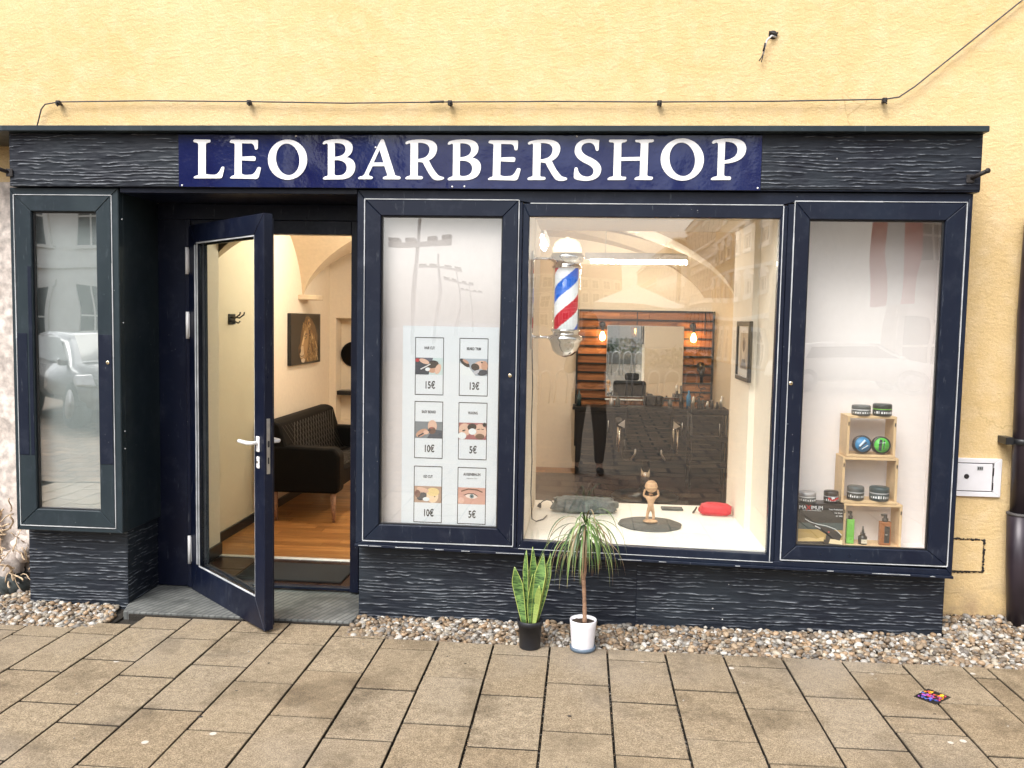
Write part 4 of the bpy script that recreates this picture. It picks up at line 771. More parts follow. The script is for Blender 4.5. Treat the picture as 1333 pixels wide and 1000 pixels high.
# ================================================================== PRICE POSTER
po = thing('price_poster', 'white price poster with six framed service pictures in the left window', 'poster', (-.73, .055, .56))
mb = MB(); mb.box(-1.000, -.462, .0545, .0555, .560, 1.684); mb.build('poster_sheet', 'poster_paper', po)
SK, SK2, HR, DK, GY, WH, RD = (.55, .30, .20), (.70, .45, .34), (.03, .02, .015), (.03, .035, .05), (.20, .22, .24), (.75, .78, .80), (.5, .05, .05)
def pic(pr, k):
    W_, H_ = .158, .094
    if k == 0:
        pr.rect(0, 0, W_, H_, (.10, .10, .13)); pr.p([(.07, 0), (W_, 0), (W_, H_), (.10, H_)], (.55, .66, .66)); pr.p([(0, .0), (.075, .0), (.09, .05), (.05, .09), (0, .09)], (.02, .03, .05))
        pr.ell(.100, .035, .030, .024, 20, SK); pr.ell(.098, .058, .034, .022, 10, HR); pr.ell(.128, .032, .016, .030, -20, SK2); pr.ell(.05, .074, .030, .013, -20, SK2); pr.ell(.07, .030, .014, .010, 10, WH); pr.stroke([(.03, .03), (.06, .045), (.085, .06)], .006, (.7, .7, .7), True); pr.ell(.012, .08, .012, .01, 0, RD)
    if k == 1:
        pr.rect(0, 0, W_, H_, (.35, .40, .46)); pr.p([(0, 0), (.09, 0), (.05, .05), (0, .07)], WH); pr.ell(.115, .060, .040, .022, 15, SK2); pr.ell(.088, .048, .024, .020, -20, HR); pr.ell(.140, .055, .018, .028, 0, SK); pr.ell(.125, .074, .006, .004, 0, HR); pr.ell(.03, .07, .034, .014, -40, HR); pr.ell(.035, .078, .020, .008, -30, SK); pr.ell(.13, .018, .03, .016, 10, DK); pr.ell(.095, .02, .018, .010, 30, (.5, .5, .55))
    if k == 2:
        pr.rect(0, 0, W_, H_, GY); pr.p([(.07, 0), (W_, 0), (W_, .045), (.10, .05)], (.06, .07, .09)); pr.ell(.100, .070, .026, .034, 0, SK2); pr.ell(.098, .045, .022, .020, 0, (.14, .07, .05)); pr.ell(.095, .060, .010, .004, 0, (.4, .12, .1)); pr.ell(.04, .030, .036, .018, 30, SK); pr.stroke([(.02, .01), (.07, .04), (.09, .05)], .008, DK, True); pr.ell(.065, .034, .016, .012, 0, SK2)
    if k == 3:
        pr.rect(0, 0, W_, H_, (.35, .12, .12)); pr.ell(.035, .055, .034, .036, 0, SK2); pr.ell(.120, .045, .036, .044, 0, SK2); pr.ell(.075, .07, .026, .020, 10, HR); pr.ell(.078, .045, .022, .018, 0, WH); pr.ell(.12, .018, .026, .016, 0, (.15, .08, .05)); pr.ell(.02, .02, .024, .02, 0, WH); pr.stroke([(.105, .058), (.120, .060)], .004, HR, True); pr.stroke([(.128, .060), (.142, .058)], .004, HR); pr.ell(.03, .05, .010, .004, 20, HR); pr.ell(.145, .085, .01, .012, 0, HR)
    if k == 4:
        pr.rect(0, 0, W_, H_, (.45, .30, .22)); pr.ell(.105, .040, .034, .040, 10, (.85, .62, .42)); pr.ell(.108, .062, .036, .024, 0, (.80, .60, .28)); pr.ell(.05, .072, .036, .014, -15, SK2); pr.ell(.045, .035, .030, .020, 30, (.06, .06, .07)); pr.ell(.02, .05, .016, .022, 0, (.2, .1, .08)); pr.ell(.118, .036, .004, .003, 0, HR); pr.ell(.07, .02, .02, .012, 0, WH)
    if k == 5:
        pr.rect(0, 0, W_, H_, (.62, .34, .27)); pr.ell(.078, .045, .034, .013, -4, (.80, .66, .60)); pr.ell(.080, .045, .012, .012, 0, (.16, .24, .26)); pr.ell(.080, .045, .005, .005, 0, (.01, .01, .01)); pr.stroke([(.035, .050), (.06, .060), (.09, .060), (.115, .045)], .004, (.05, .03, .02), True); pr.stroke([(.02, .072), (.06, .086), (.11, .082), (.14, .070)], .007, (.16, .08, .05), True); pr.ell(.02, .02, .018, .018, 0, (.72, .44, .36))
titles = ['HAIR CUT', 'BEARD TRIM', 'EASY BEARD', 'WAXING', 'KID CUT', 'AUGENBRAUN']; prices = ['15€', '13€', '10€', '5€', '10€', '5€']
for k in range(6):
    x0 = (-.930, -.682)[k % 2]; zt = (1.622, 1.265, .900)[k // 2]; w_, h_ = .161, .322; t_ = .0045
    mb = MB(); members(mb, x0, x0 + w_, zt - h_, zt, x0 + t_, x0 + w_ - t_, zt - h_ + t_, zt - t_, .0538, .0545, 0)
    c_ = mb.build('card_border', 'black_plastic', po); c_['label'] = 'framed price card ' + titles[k].lower()
    pr = Print((x0 + .0015, .0545, zt - .208), (1, 0, 0)); pic(pr, k); pr.done('picture', c_)
    tz = zt - (.060 if k != 5 else .040)
    text(titles[k], .021, (x0 + w_ / 2, .0543, tz), c_, 'black_plastic', sx=.62 if k not in (1, 2, 5) else .68, bold=.0007)
    if k == 5: text('Augenbrauen Zupfen', .009, (x0 + w_ / 2, .0543, tz - .022), c_, 'cable_grey', sx=.8)
    text(prices[k], .056, (x0 + w_ / 2 + .004, .0543, zt - .268), c_, 'black_plastic', sx=.66, bold=.0014)

# ================================================================== RIGHT WINDOW DISPLAY
mb = MB(); mb.box(1.092, 1.938, .056, .298, .47, .508, .002); mb.build('display_shelf', 'white_panel', sf)
def crate(x0, x1, z0, z1, lab):
    t = thing('wooden_crate', lab, 'crate', ((x0 + x1) / 2, .2, z0), 'open pine crates stacked in the right window'); y0, y1, w_ = .135, .275, .014
    for a, b, c, d in ((x0, x1, z0, z0 + w_), (x0, x1, z1 - w_, z1)):
        mb = MB(); mb.box(a, b, y0, y1, c, d, .0015); mb.build('board', 'pine', t)
    for a, b in ((x0, x0 + w_), (x1 - w_, x1)):
        mb = MB(); mb.box(a, b, y0 + .001, y1, z0 + w_ + .0005, z1 - w_ - .0005, .0015); mb.build('board', 'pine', t)
    mb = MB()
    for a in (x0 + .007, x1 - .007): mb = MB(); mb.box(a - .003, a + .003, y0 - .002, y0 + .004, z1 - .055, z1 - .035, .0005); mb.build('hinge', 'hook_iron', t)
    return t
crate(1.452, 1.712, 1.013, 1.240, 'topmost and smallest open pine crate, holding the blue and green tins')
crate(1.436, 1.732, .757, 1.011, 'middle open pine crate with two dark jars standing in it')
crate(1.452, 1.766, .508, .755, 'bottom open pine crate with three bottles standing in it')
def jar(x, z, r_, h, lab, cap, body, band=None, y=.17, grp='hair wax jars in the right window'):
    t = thing('product_jar', lab, 'jar', (x, y, z), grp); B = Vector((x, y, z))
    mb = MB(); mb.lathe([(r_ * .86, 0), (r_ * .98, h * .06), (r_, h * .3), (r_, h * .52), (r_ * .96, h * .56)], B, 28); mb.build('jar_body', body, t)
    mb = MB(); mb.lathe([(r_ * .97, h * .60), (r_ * 1.0, h * .62), (r_ * 1.0, h * .93), (r_ * .93, h), (0, h)], B, 28); mb.build('jar_lid', cap, t)
    mb = MB(); mb.lathe([(r_ * .985, h * .545), (r_ * 1.0, h * .555), (r_ * 1.0, h * .615), (r_ * .98, h * .625)], B, 28); mb.build('lid_band', band or 'gasket', t)
    mb = MB()
    for k in range(9):
        a0 = -1.2 + k * .26; da = U(.06, .2); z0, z1 = h * .22, h * U(.34, .42)
        vs = [B + Vector((math.sin(a) * r_ * 1.008, -math.cos(a) * r_ * 1.008, zz)) for a, zz in ((a0, z0), (a0 + da, z0), (a0 + da, z1), (a0, z1))]; mb.quad(*vs)
    mb.build('printed_label', 'letter_white', t)
    return t
simple('jar_grey', (.10, .11, .11), .3); simple('jar_dark', (.02, .03, .03), .3); simple('jar_teal', (.03, .06, .07), .3); simple('lime', (.18, .55, .06), .4); simple('tin_blue', (.02, .20, .42), .35); simple('tin_green', (.08, .50, .06), .35)
simple('liquid_green', (.16, .50, .07), .25); simple('liquid_amber', (.30, .10, .03), .25); simple('paper_beige', (.65, .58, .45), .4)
jar(1.530, 1.240, .050, .056, 'grey jar with white band on the top crate, the left one of the two', 'jar_grey', 'jar_grey', 'letter_white')
jar(1.643, 1.240, .050, .066, 'dark jar with bright green band on top of the crate stack', 'jar_dark', 'jar_dark', 'lime')
jar(1.5215, .771, .045, .076, 'grey green jar in the middle crate, the left one', 'jar_grey', 'jar_dark')
jar(1.648, .771, .052, .076, 'wide teal black jar in the middle crate, the right one', 'jar_teal', 'jar_teal')
jar(1.256, .751, .047, .058, 'pale grey jar lying at the left end of the black carton', 'zinc', 'jar_grey', 'letter_white', y=.15)
t = jar(1.385, .751, .039, .068, 'small black jar with red mark standing on the black carton', 'black_plastic', 'black_plastic', y=.15)
pr = Print((1.385, .109, .764), (1, 0, 0)); pr.stroke([(-.026, .022), (-.006, .008), (.008, .010), (.027, .024)], .008, (.6, .04, .04), True); pr.ell(0, .022, .010, .006, 0, WH); pr.done('printed_mark', t)
def tin(x, z, r_, m, lab, strip):
    t = thing('round_tin', lab, 'tin', (x, .15, z - r_), 'round tins standing on edge in the top crate')
    ax = Vector((0, -1, .12)).normalized(); c_ = Vector((x, .175, z))
    mb = MB(); mb.lathe([(0, 0), (r_, 0), (r_, .028), (r_ * .97, .031), (r_ * .80, .031)], c_, 32, ax); mb.build('tin_rim', 'black_plastic', t)
    mb = MB(); mb.lathe([(r_ * .81, .0305), (r_ * .81, .0315), (0, .0315)], c_, 32, ax); mb.build('tin_face', m, t)
    pr = Print(c_ + ax * .0318, (1, 0, 0), (0, .12, 1), ax)
    if strip == 0: pr.stroke([(-.022, -.022), (.020, .012)], .006, DK, True); pr.stroke([(-.018, -.010), (.012, .024)], .010, (.7, .8, .9)); pr.stroke([(-.006, -.026), (.028, -.004)], .004, WH)
    else: pr.stroke([(-.010, -.03), (-.004, .03)], .016, DK, True); pr.stroke([(.010, -.02), (.014, .026)], .006, DK); pr.stroke([(-.016, .01), (.02, .014)], .004, WH)
    pr.done('printed_mark', t)
tin(1.540, 1.078, .050, 'tin_blue', 'blue faced round black tin leaning on edge in top crate', 0)
tin(1.641, 1.077, .049, 'tin_green', 'bright green faced round black tin leaning on edge in top crate', 1)
# hair dryer carton
bx = thing('product_carton', 'black hair dryer carton with MAXIMUM lettering beside the pine crates', 'carton', (1.33, .15, .508))
mb = MB(); mb.box(1.206, 1.447, .115, .225, .508, .750, .001); mb.build('carton', 'black_plastic', bx)
pr = Print((1.206, .1147, .508), (1, 0, 0))
pr.rect(.001, .04, .240, .10, (.45, .30, .10)); pr.rect(.001, .001, .240, .045, (.02, .015, .012)); pr.p([(.001, .045), (.06, .055), (.10, .048), (.14, .06), (.14, .035), (.001, .03)], (.70, .50, .22)); pr.p([(.15, .05), (.24, .045), (.24, .02), (.16, .025)], (.85, .68, .42)); pr.p([(.001, .10), (.240, .10), (.240, .14), (.001, .135)], (.04, .07, .075))
pr.p([(.035, .155), (.10, .125), (.17, .11), (.215, .09), (.235, .065), (.225, .042), (.19, .05), (.165, .05), (.150, .075), (.10, .105)], (.012, .014, .018)); pr.stroke([(.035, .157), (.06, .142), (.10, .130), (.15, .122), (.20, .105), (.235, .072)], .0035, (.7, .72, .72), True)
pr.p([(.150, .07), (.175, .05), (.162, .005), (.135, .002), (.148, .03)], (.015, .012, .012)); pr.stroke([(.09, .12), (.12, .106)], .006, (.6, .6, .6), True); pr.ell(.165, .088, .006, .004, 0, RD); pr.stroke([(.02, .206), (.12, .204)], .0018, WH, True)
pr.done('carton_print', bx)
text('MA', .030, (1.245, .1118, .7285), bx, 'letter_white', sx=.9, align='RIGHT'); simple('print_red', (.6, .03, .03), .4); text('X', .042, (1.257, .1114, .7265), bx, 'print_red'); text('IMUM', .030, (1.270, .1118, .7275), bx, 'letter_white', sx=.85, align='LEFT')
for z_, s_ in ((.722, 'Turbo Professional'), (.703, 'Hair Dryer'), (.686, 'AC 3000')): text(s_, .0115, (1.440, .1118, z_), bx, 'letter_white', sx=.85, align='RIGHT')
def bottle(x, r_, h, lab, body, square, cap, lblm, lz0, lz1):
    t = thing('product_bottle', lab, 'bottle', (x, .18, .522), 'bottles in the bottom crate'); B = Vector((x, .175, .522)); hb = h * (.76 if square else .52)
    mb = MB()
    if square: mb.box(x - r_, x + r_, .175 - r_ * .6, .175 + r_ * .6, .522, .522 + hb, .005, seg=2)
    else: mb.lathe([(r_, 0), (r_, hb * .8), (r_ * .5, hb), (r_ * .4, hb * 1.05)], B, 20)
    mb.build('bottle_body', body, t)
    mb = MB(); mb.lathe([(r_ * .55, hb), (r_ * .55, hb + h * .10), (r_ * .35, hb + h * .10), (r_ * .28, hb + h * .2), (r_ * .12 if not square else r_ * .3, h)], B, 16)
    if square: mb.box(x - r_ * .8, x + r_ * .3, .168, .182, .522 + h * .93, .522 + h, .002)
    mb.build('spray_cap', cap, t)
    mb = MB(); mb.box(x - r_ * .55 + (r_ * .3 if lblm == 'black_plastic' else 0), x + r_ * .7, .175 - r_ * (.62 if square else 1.03), .175 - r_ * .5, .522 + lz0 * h, .522 + lz1 * h); l_ = mb.build('bottle_label', lblm, t)
    text('OIL' if not square else 'TONIC', .007, (x + r_ * .1, .175 - r_ * (.65 if square else 1.06), .522 + (lz0 + lz1) / 2 * h), t, 'letter_white' if lblm == 'black_plastic' else 'black_plastic', sx=.6)
bottle(1.503, .021, .182, 'tall bright green spray bottle at the left in the bottom crate', 'liquid_green', True, 'black_plastic', 'lime', .1, .2)
bottle(1.573, .024, .100, 'small black dropper bottle in the middle of the bottom crate', 'black_plastic', False, 'black_plastic', 'paper_beige', .08, .3)
bottle(1.690, .030, .172, 'amber spray bottle with black label at the right in the bottom crate', 'liquid_amber', True, 'black_plastic', 'black_plastic', .08, .62)

# ================================================================== CENTRE WINDOW
bp = thing('barber_pole', 'chrome barber pole with red white and blue spiral stripes in the window', 'barber pole', (-.30, .25, 1.85))
c0 = Vector((-.102, .25, 0))
mb = MB(); n_, m_ = 64, 96; vs = []; fs = []; cs = []
for j in range(m_ + 1):
    for i in range(n_):
        a = 2 * math.pi * i / n_; vs.append((c0.x + .067 * math.cos(a), c0.y + .067 * math.sin(a), 1.672 + .36 * j / m_))
for j in range(m_):
    for i in range(n_):
        a = (i + .5) / n_; z = (j + .5) / m_ * .36; ph = (z / .34 - (a) + .60) % 1
        cc = (.55, .012, .03) if ph < .25 else (.82, .82, .84) if ph < .5 else (.012, .13, .62) if ph < .75 else (.82, .82, .84)
        mb.c.append(cc); mb.sm.append(True); fs.append((j * n_ + i, j * n_ + (i + 1) % n_, (j + 1) * n_ + (i + 1) % n_, (j + 1) * n_ + i))
mb.v = vs; mb.f = fs; mb.build('striped_cylinder', 'lit_stripes', bp)
mb = MB(); mb.lathe([(.078, 1.675), (.078, 2.03)], c0, 40); mb.build('glass_tube', 'pole_glass', bp)
mb = MB(); mb.lathe([(.060, 2.022), (.083, 2.024), (.083, 2.034), (.074, 2.040), (.074, 2.056), (.090, 2.064), (.096, 2.082), (.096, 2.092), (.088, 2.102), (.084, 2.110)], c0, 40); mb.build('top_collar', 'chrome', bp)
mb = MB(); mb.lathe([(.083, 2.108), (.082, 2.135), (.070, 2.168), (.045, 2.188), (.012, 2.195), (.010, 2.200), (0, 2.201)], c0, 40); mb.build('top_dome', 'dome_glow', bp)
mb = MB(); mb.lathe([(.060, 1.680), (.083, 1.678), (.083, 1.668), (.074, 1.662), (.074, 1.648), (.092, 1.642), (.097, 1.628), (.097, 1.618), (.086, 1.606), (.082, 1.590), (.070, 1.556), (.044, 1.532), (.010, 1.522), (0, 1.520)], c0, 40); mb.build('bottom_collar', 'chrome', bp)
mb = MB()
for z in (2.078, 1.632): mb.tube([(-.188, .25, z), (-.24, .25, z), (-.292, .25, z)], .008, 10); mb.lathe([(.016, 0), (.012, .012)], (-.292, .25, z), 12, (1, 0, 0))
mb.box(-.303, -.288, .232, .268, 1.56, 2.12, .003); mb.build('wall_bracket', 'chrome', bp)
cb = thing('power_cable', 'thin black power cable hanging from barber pole down the left reveal', 'cable', (-.29, .27, .5))
mb = MB(); mb.tube([(-.292, .27, 1.57), (-.286, .30, 1.35), (-.290, .33, 1.1), (-.284, .36, .9), (-.289, .40, .7), (-.282, .45, .53), (-.26, .5, .505), (-.22, .56, .505), (-.20, .66, .507)], .0035, 6); mb.build('cord', 'black_plastic', cb)
cl = thing('clip_lamp', 'tiny black curved clip lamp at the left end of the window sill', 'lamp', (-.25, .85, .50))
mb = MB(); mb.tube([(-.165, .88, .502), (-.165, .88, .53), (-.18, .88, .555), (-.21, .88, .563), (-.24, .88, .55), (-.255, .88, .53)], .004, 6); mb.lathe([(.016, 0), (.012, .006), (0, .007)], (-.165, .88, .5), 12); mb.lathe([(.006, 0), (.012, .012), (.016, .028)], (-.253, .88, .538), 12, (-.3, 0, -1)); mb.build('lamp_arm', 'black_plastic', cl)
# crumpled grey cloth
def lump(name, lab, cat, c_, dims, mat, amp, seed, fr=18, n=40, m=20, flat=.0):
    mb = MB(); mb.ball((0, 0, 0), 1, n, m); vs = []
    for v in mb.v:
        v = Vector(v); e = Vector([math.copysign(abs(q) ** .55, q) for q in v]); k = 1 + amp * noise.fractal(v * 2.2 + Vector((seed, 0, 0)), 1, 2, 4)
        p = Vector((e.x * dims[0] * k, e.y * dims[1] * k, e.z * dims[2] * k)); p.z = max(p.z, -dims[2] * .92); vs.append(tuple(Vector(c_) + p + Vector((0, 0, dims[2] * .92))))
    mb.v = vs; o = mb.build(name, mat, org=c_); tag(o, lab, cat); return o
lump('folded_cloth', 'grey crumpled cloth bundle lying on the white window sill, left', 'cloth', (.03, .84, .502), (.20, .085, .046), 'grey_cloth', .25, 3)
lump('pouch', 'small bright red zip pouch on the white sill, right', 'pouch', (.875, .88, .502), (.100, .05, .040), 'red_bag', .12, 9)
mb = MB(); mb.lathe([(.188, 0), (.192, .004), (.188, .009), (0, .010)], (0, 0, 0), 48); mb.v = [(v[0] * 1.0 + .43 + .004 * math.sin(9 * math.atan2(v[1], v[0])), v[1] * .98 + .535, v[2] + .501) for v in mb.v]
o = mb.build('slate_disc', 'dark_slate', org=(.43, .535, .501)); tag(o, 'round dark slate mat under the figurine on the window sill', 'mat')
# figurine carrying a globe
fg = thing('figurine', 'small terracotta figurine holding a globe over its head on slate disc', 'figurine', (.434, .55, .511))
def skinbody(name, V, E_, R_, mat, parent, root=0, sub=2):
    me = bpy.data.meshes.new(name); me.from_pydata([tuple(Vector(v) - Vector(parent['org'])) for v in V], E_, []); o = bpy.data.objects.new(name, me); C.objects.link(o)
    sk = o.modifiers.new('s', 'SKIN'); sk.use_smooth_shade = True; o.modifiers.new('u', 'SUBSURF').levels = sub
    for i, rr in enumerate(R_): me.skin_vertices[0].data[i].radius = (rr, rr) if not isinstance(rr, tuple) else rr
    me.skin_vertices[0].data[root].use_root = True
    bpy.context.view_layer.update(); dg = bpy.context.evaluated_depsgraph_get(); nm = bpy.data.meshes.new_from_object(o.evaluated_get(dg)); nm.name = name
    bpy.data.objects.remove(o); nm.materials.clear(); nm.materials.append(M[mat]); nm.polygons.foreach_set('use_smooth', [True] * len(nm.polygons))
    o = bpy.data.objects.new(name, nm); C.objects.link(o); o.parent = parent; o['org'] = parent['org']; return o
fx, fy, fz = .434, .55, .528
mb = MB(); mb.ball((fx, fy, fz - .008), .045, 20, 10, (1, .8, .28)); mb.build('base', 'terracotta', fg)
skinbody('body', [(fx, fy, fz + .075), (fx, fy, fz + .10), (fx, fy, fz + .13), (fx, fy, fz + .148), (fx, fy - .004, fz + .163), (fx - .012, fy, fz + .065), (fx - .018, fy, fz + .035), (fx - .022, fy, fz + .002), (fx + .012, fy, fz + .065), (fx + .018, fy + .004, fz + .035), (fx + .020, fy, fz + .002),
    (fx - .024, fy, fz + .138), (fx - .046, fy, fz + .15), (fx - .036, fy, fz + .19), (fx + .024, fy, fz + .138), (fx + .046, fy, fz + .152), (fx + .036, fy, fz + .19)],
    [(0, 1), (1, 2), (2, 3), (3, 4), (0, 5), (5, 6), (6, 7), (0, 8), (8, 9), (9, 10), (2, 11), (11, 12), (12, 13), (2, 14), (14, 15), (15, 16)],
    [.017, .016, .020, .009, .015, .012, .009, .010, .012, .009, .010, .010, .007, .007, .010, .007, .007], 'terracotta', fg)
mb = MB(); mb.ball((fx, fy, fz + .206), .038, 24, 14); gl_ = mb.build('globe', 'terracotta', fg)
mb = MB()
for k in range(3): mb.lathe([(.0385 * math.cos(-.6 + .6 * k), -.0015), (.040 * math.cos(-.6 + .6 * k), 0), (.0385 * math.cos(-.6 + .6 * k), .0015)], (fx, fy, fz + .206 + .0385 * math.sin(-.6 + .6 * k)), 24)
mb.build('globe_line', 'pine', gl_)
mb = MB(); mb.box(.54, .68, .96, 1.04, .501, .513, .003); o = mb.build('tray', 'dark_slate', org=(.61, 1, .501)); tag(o, 'flat dark tray at the back edge of the window sill', 'tray')
mb = MB(); mb.tube([(.735, .90, .507), (.75, .93, .515), (.765, .96, .53)], .006, 8); o = mb.build('trimmer_pen', 'black_plastic', org=(.75, .93, .501)); tag(o, 'small black pointed tool beside the red pouch', 'tool')
# framed picture on the right reveal
fp = thing('framed_picture', 'narrow black framed picture on the right reveal of the centre window', 'picture', (.985, .66, 1.56))
def frame_on_x(x, s_, y0, y1, z0, z1, w_, d, mat, parent, nm='frame'):
    mb = MB()
    for a, b, c, e in ((y0, y1, z0, z0 + w_), (y0, y1, z1 - w_, z1), (y0, y0 + w_, z0 + w_, z1 - w_), (y1 - w_, y1, z0 + w_, z1 - w_)): mb.box(min(x, x + s_ * d), max(x, x + s_ * d), a, b, c, e, .002)
    return mb.build(nm, mat, parent)
frame_on_x(.985, -1, .45, .87, 1.385, 1.745, .028, .022, 'black_metal', fp)
pr = Print((.975, .87, 1.385), (0, -1, 0), n=(-1, 0, 0)); pr.rect(.02, .02, .40, .34, (.72, .70, .66)); pr.rect(.09, .07, .33, .29, (.40, .34, .26)); pr.ell(.21, .19, .06, .08, 0, (.62, .54, .44)); pr.ell(.21, .22, .05, .045, 0, (.12, .09, .07)); pr.p([(.11, .075), (.31, .075), (.26, .13), (.16, .13)], (.1, .1, .12)); pr.done('picture_sheet', fp)

# ================================================================== BARBER ROOM
ww = thing('plank_wall', 'wall of stained horizontal wooden planks between black metal bars', 'wall cladding', (.7, 5.28, .75))
z = .755; AX0, AX1 = -.065, 1.455
mb = MB(); mb.box(AX0, AX1, 5.285, 5.299, .75, 1.87); mb.build('backing_board', 'black_metal', ww)
for row in range(11):
    x = AX0; z0 = .757 + row * .1008
    while x < AX1 - .02:
        x1 = min(AX1, x + U(.25, .75))
        if AX1 - x1 < .12: x1 = AX1
        mb = MB(); dd = U(0, .008); mb.box(x + .001, x1 - .001, 5.262 - dd, 5.285, z0 + .001, z0 + .083, .0025); mb.build('plank', 'plank_wood', ww); x = x1
for row in range(12):
    z0 = .757 + row * .1008 - .009; mb = MB(); mb.box(AX0 - .01, AX1 + .005, 5.235, 5.260, z0 - .008, z0 + .008, .002); mb.build('bar', 'black_metal', ww)
for x in (AX0 - .012, AX1 - .002): mb = MB(); mb.box(x, x + .022, 5.225, 5.265, .3, 1.868, .003); mb.build('post', 'black_metal', ww)
for x in (.60, 1.36): mb = MB(); mb.box(x, x + .012, 5.226, 5.234, 1.60, 1.868, .001); mb.build('post', 'black_metal', ww)
mr = thing('wall_mirror', 'large square frameless mirror on the plank wall', 'mirror', (.70, 5.22, .89))
mb = MB(); mb.box(.272, 1.128, 5.205, 5.222, .888, 1.692, .002); mb.build('mirror_pane', 'mirror_glass', mr)
mb = MB(); members(mb, .268, 1.132, .884, 1.696, .275, 1.125, .891, 1.689, 5.203, 5.224, 0); mb.build('mirror_edge', 'steel', mr)
for x, lb in ((.215, 'bare glowing filament bulb on black holder left of the mirror'), (1.228, 'bare glowing filament bulb on black holder right of the mirror')):
    t = thing('wall_lamp', lb, 'lamp', (x, 5.2, 1.68), 'filament wall lamps beside the mirror')
    mb = MB(); mb.lathe([(.036, 0), (.036, .012), (.02, .022)], (x, 5.225, 1.70), 16, (0, -1, 0)); mb.tube([(x, 5.21, 1.70), (x, 5.14, 1.70), (x, 5.12, 1.685)], .008, 8); mb.lathe([(.013, 0), (.017, .01), (.017, .06), (.013, .065)], (x, 5.12, 1.622), 14); mb.build('lamp_holder', 'black_metal', t)
    mb = MB(); mb.lathe([(.012, .0), (.016, -.012), (.030, -.045), (.033, -.065), (.026, -.090), (.010, -.102), (0, -.104)], (x, 5.12, 1.622), 18); mb.build('bulb', 'bulb_glow', t)
mb = MB(); mb.box(-.10, 1.60, 4.86, 5.20, .755, .79, .004); mb.box(-.06, 1.58, 4.92, 5.20, .03, .755, .004)
ct = thing('work_counter', 'dark barber work counter running under the mirror', 'counter', (.7, 5.0, 0)); mb.build('counter_body', 'dark_cabinet', ct)
for k in range(4): mb = MB(); mb.box(-.04 + k * .405, .355 + k * .405, 4.906, 4.919, .06, .72, .003); d_ = mb.build('cabinet_door', 'dark_cabinet', ct); mb = MB(); mb.tube([(.30 + k * .405, 4.897, .5), (.30 + k * .405, 4.897, .64)], .005, 8); mb.build('handle', 'steel', d_)
mb = MB(); mb.box(.262, .72, 5.10, 5.204, .852, .862, .002); o = mb.build('glass_shelf', 'white_plastic', org=(.49, 5.15, .852)); tag(o, 'thin white shelf under the left half of the mirror', 'shelf')
def shop_bottle(x, y, z, r_, h, m, lb, nm='counter_bottle', c='bottle'):
    t = thing(nm, lb, c, (x, y, z), 'bottles on the barber counter'); mb = MB(); mb.lathe([(r_, 0), (r_, h * .7), (r_ * .4, h * .82), (r_ * .4, h), (0, h)], (x, y, z), 14); mb.build('bottle_body', m, t)
for i, (x, h, m, lb) in enumerate(((-.03, .17, 'jar_teal', 'dark bottle at the far left end of the counter'), (.33, .10, 'zinc', 'small grey bottle on the counter left of the chair headrest'), (.40, .12, 'jar_dark', 'black bottle beside the small grey bottle on the counter'), (.98, .10, 'jar_grey', 'short grey bottle under the right half of the mirror'), (1.10, .16, 'black_plastic', 'tall black bottle left of the hair dryers'), (1.18, .2, 'tin_blue', 'blue capped spray bottle amid the dryers'), (1.50, .09, 'paper_beige', 'short pale cup at the right end of the counter'))):
    shop_bottle(x, 4.98, .79, .026, h, m, lb)
# tool stand with dryers and cords at the right
hd = thing('hair_dryer', 'black hair dryer hanging in a holder right of the mirror', 'hair dryer', (1.32, 5.1, 1.2))
mb = MB(); mb.lathe([(.030, 0), (.045, .02), (.045, .10), (.030, .14), (.028, .19)], (1.32, 5.16, 1.28), 18, (0, -.75, -.66)); mb.tube([(1.32, 5.10, 1.24), (1.325, 5.09, 1.14), (1.33, 5.09, 1.06)], [.022, .019, .017], 10); mb.build('dryer_body', 'black_plastic', hd)
mb = MB(); pts = []
for k in range(60): a = k * .55; pts.append((1.30 + .03 * math.cos(a) + .05 * math.sin(k * .08), 5.06, 1.06 - k * .0042 + .02 * math.sin(a)))
mb.tube(pts, .0055, 6); mb.build('coiled_cord', 'black_plastic', hd)
tr_ = thing('tool_trolley', 'black wheeled tool trolley crowded with clippers beside the counter', 'trolley', (1.32, 4.4, 0))
mb = MB(); 
for z_ in (.25, .52, .80): mb.box(1.12, 1.50, 4.25, 4.55, z_, z_ + .02, .004); mb.box(1.12, 1.50, 4.25, 4.262, z_, z_ + .06, .002); mb.box(1.12, 1.132, 4.262, 4.55, z_, z_ + .06, .002); mb.box(1.488, 1.50, 4.262, 4.55, z_, z_ + .06, .002)
mb.build('tray', 'dark_cabinet', tr_)
for x in (1.13, 1.49):
    for y in (4.27, 4.53): mb = MB(); mb.tube([(x, y, .07), (x, y, .86)], .010, 8); mb.build('leg', 'black_metal', tr_); mb = MB(); mb.lathe([(.028, -.01), (.028, .01)], (x, y, .05), 14, (1, 0, 0)); mb.build('castor', 'tyre', tr_)
for i in range(7):
    x = 1.16 + i * .048; t = MB(); hh = U(.08, .16); t.tube([(x, 4.40, .825), (x + U(-.01, .01), 4.40, .825 + hh * .5), (x, 4.38, .825 + hh)], [.015, .018, .012], 8)
    o = t.build('clipper', 'black_plastic' if i % 3 else 'steel', org=(x, 4.4, .82)); tag(o, ('black' if i % 3 else 'silver') + ' hair clipper standing upright on the trolley, ' + ['leftmost', 'second', 'third', 'fourth', 'fifth', 'sixth', 'rightmost'][i] + ' of its row', 'clipper', 'clippers on the trolley')
mb = MB(); mb.box(-.55, 1.60, 2.2, 4.92, .030, .034); struct(mb, 'barber_floor', 'interior_tile')
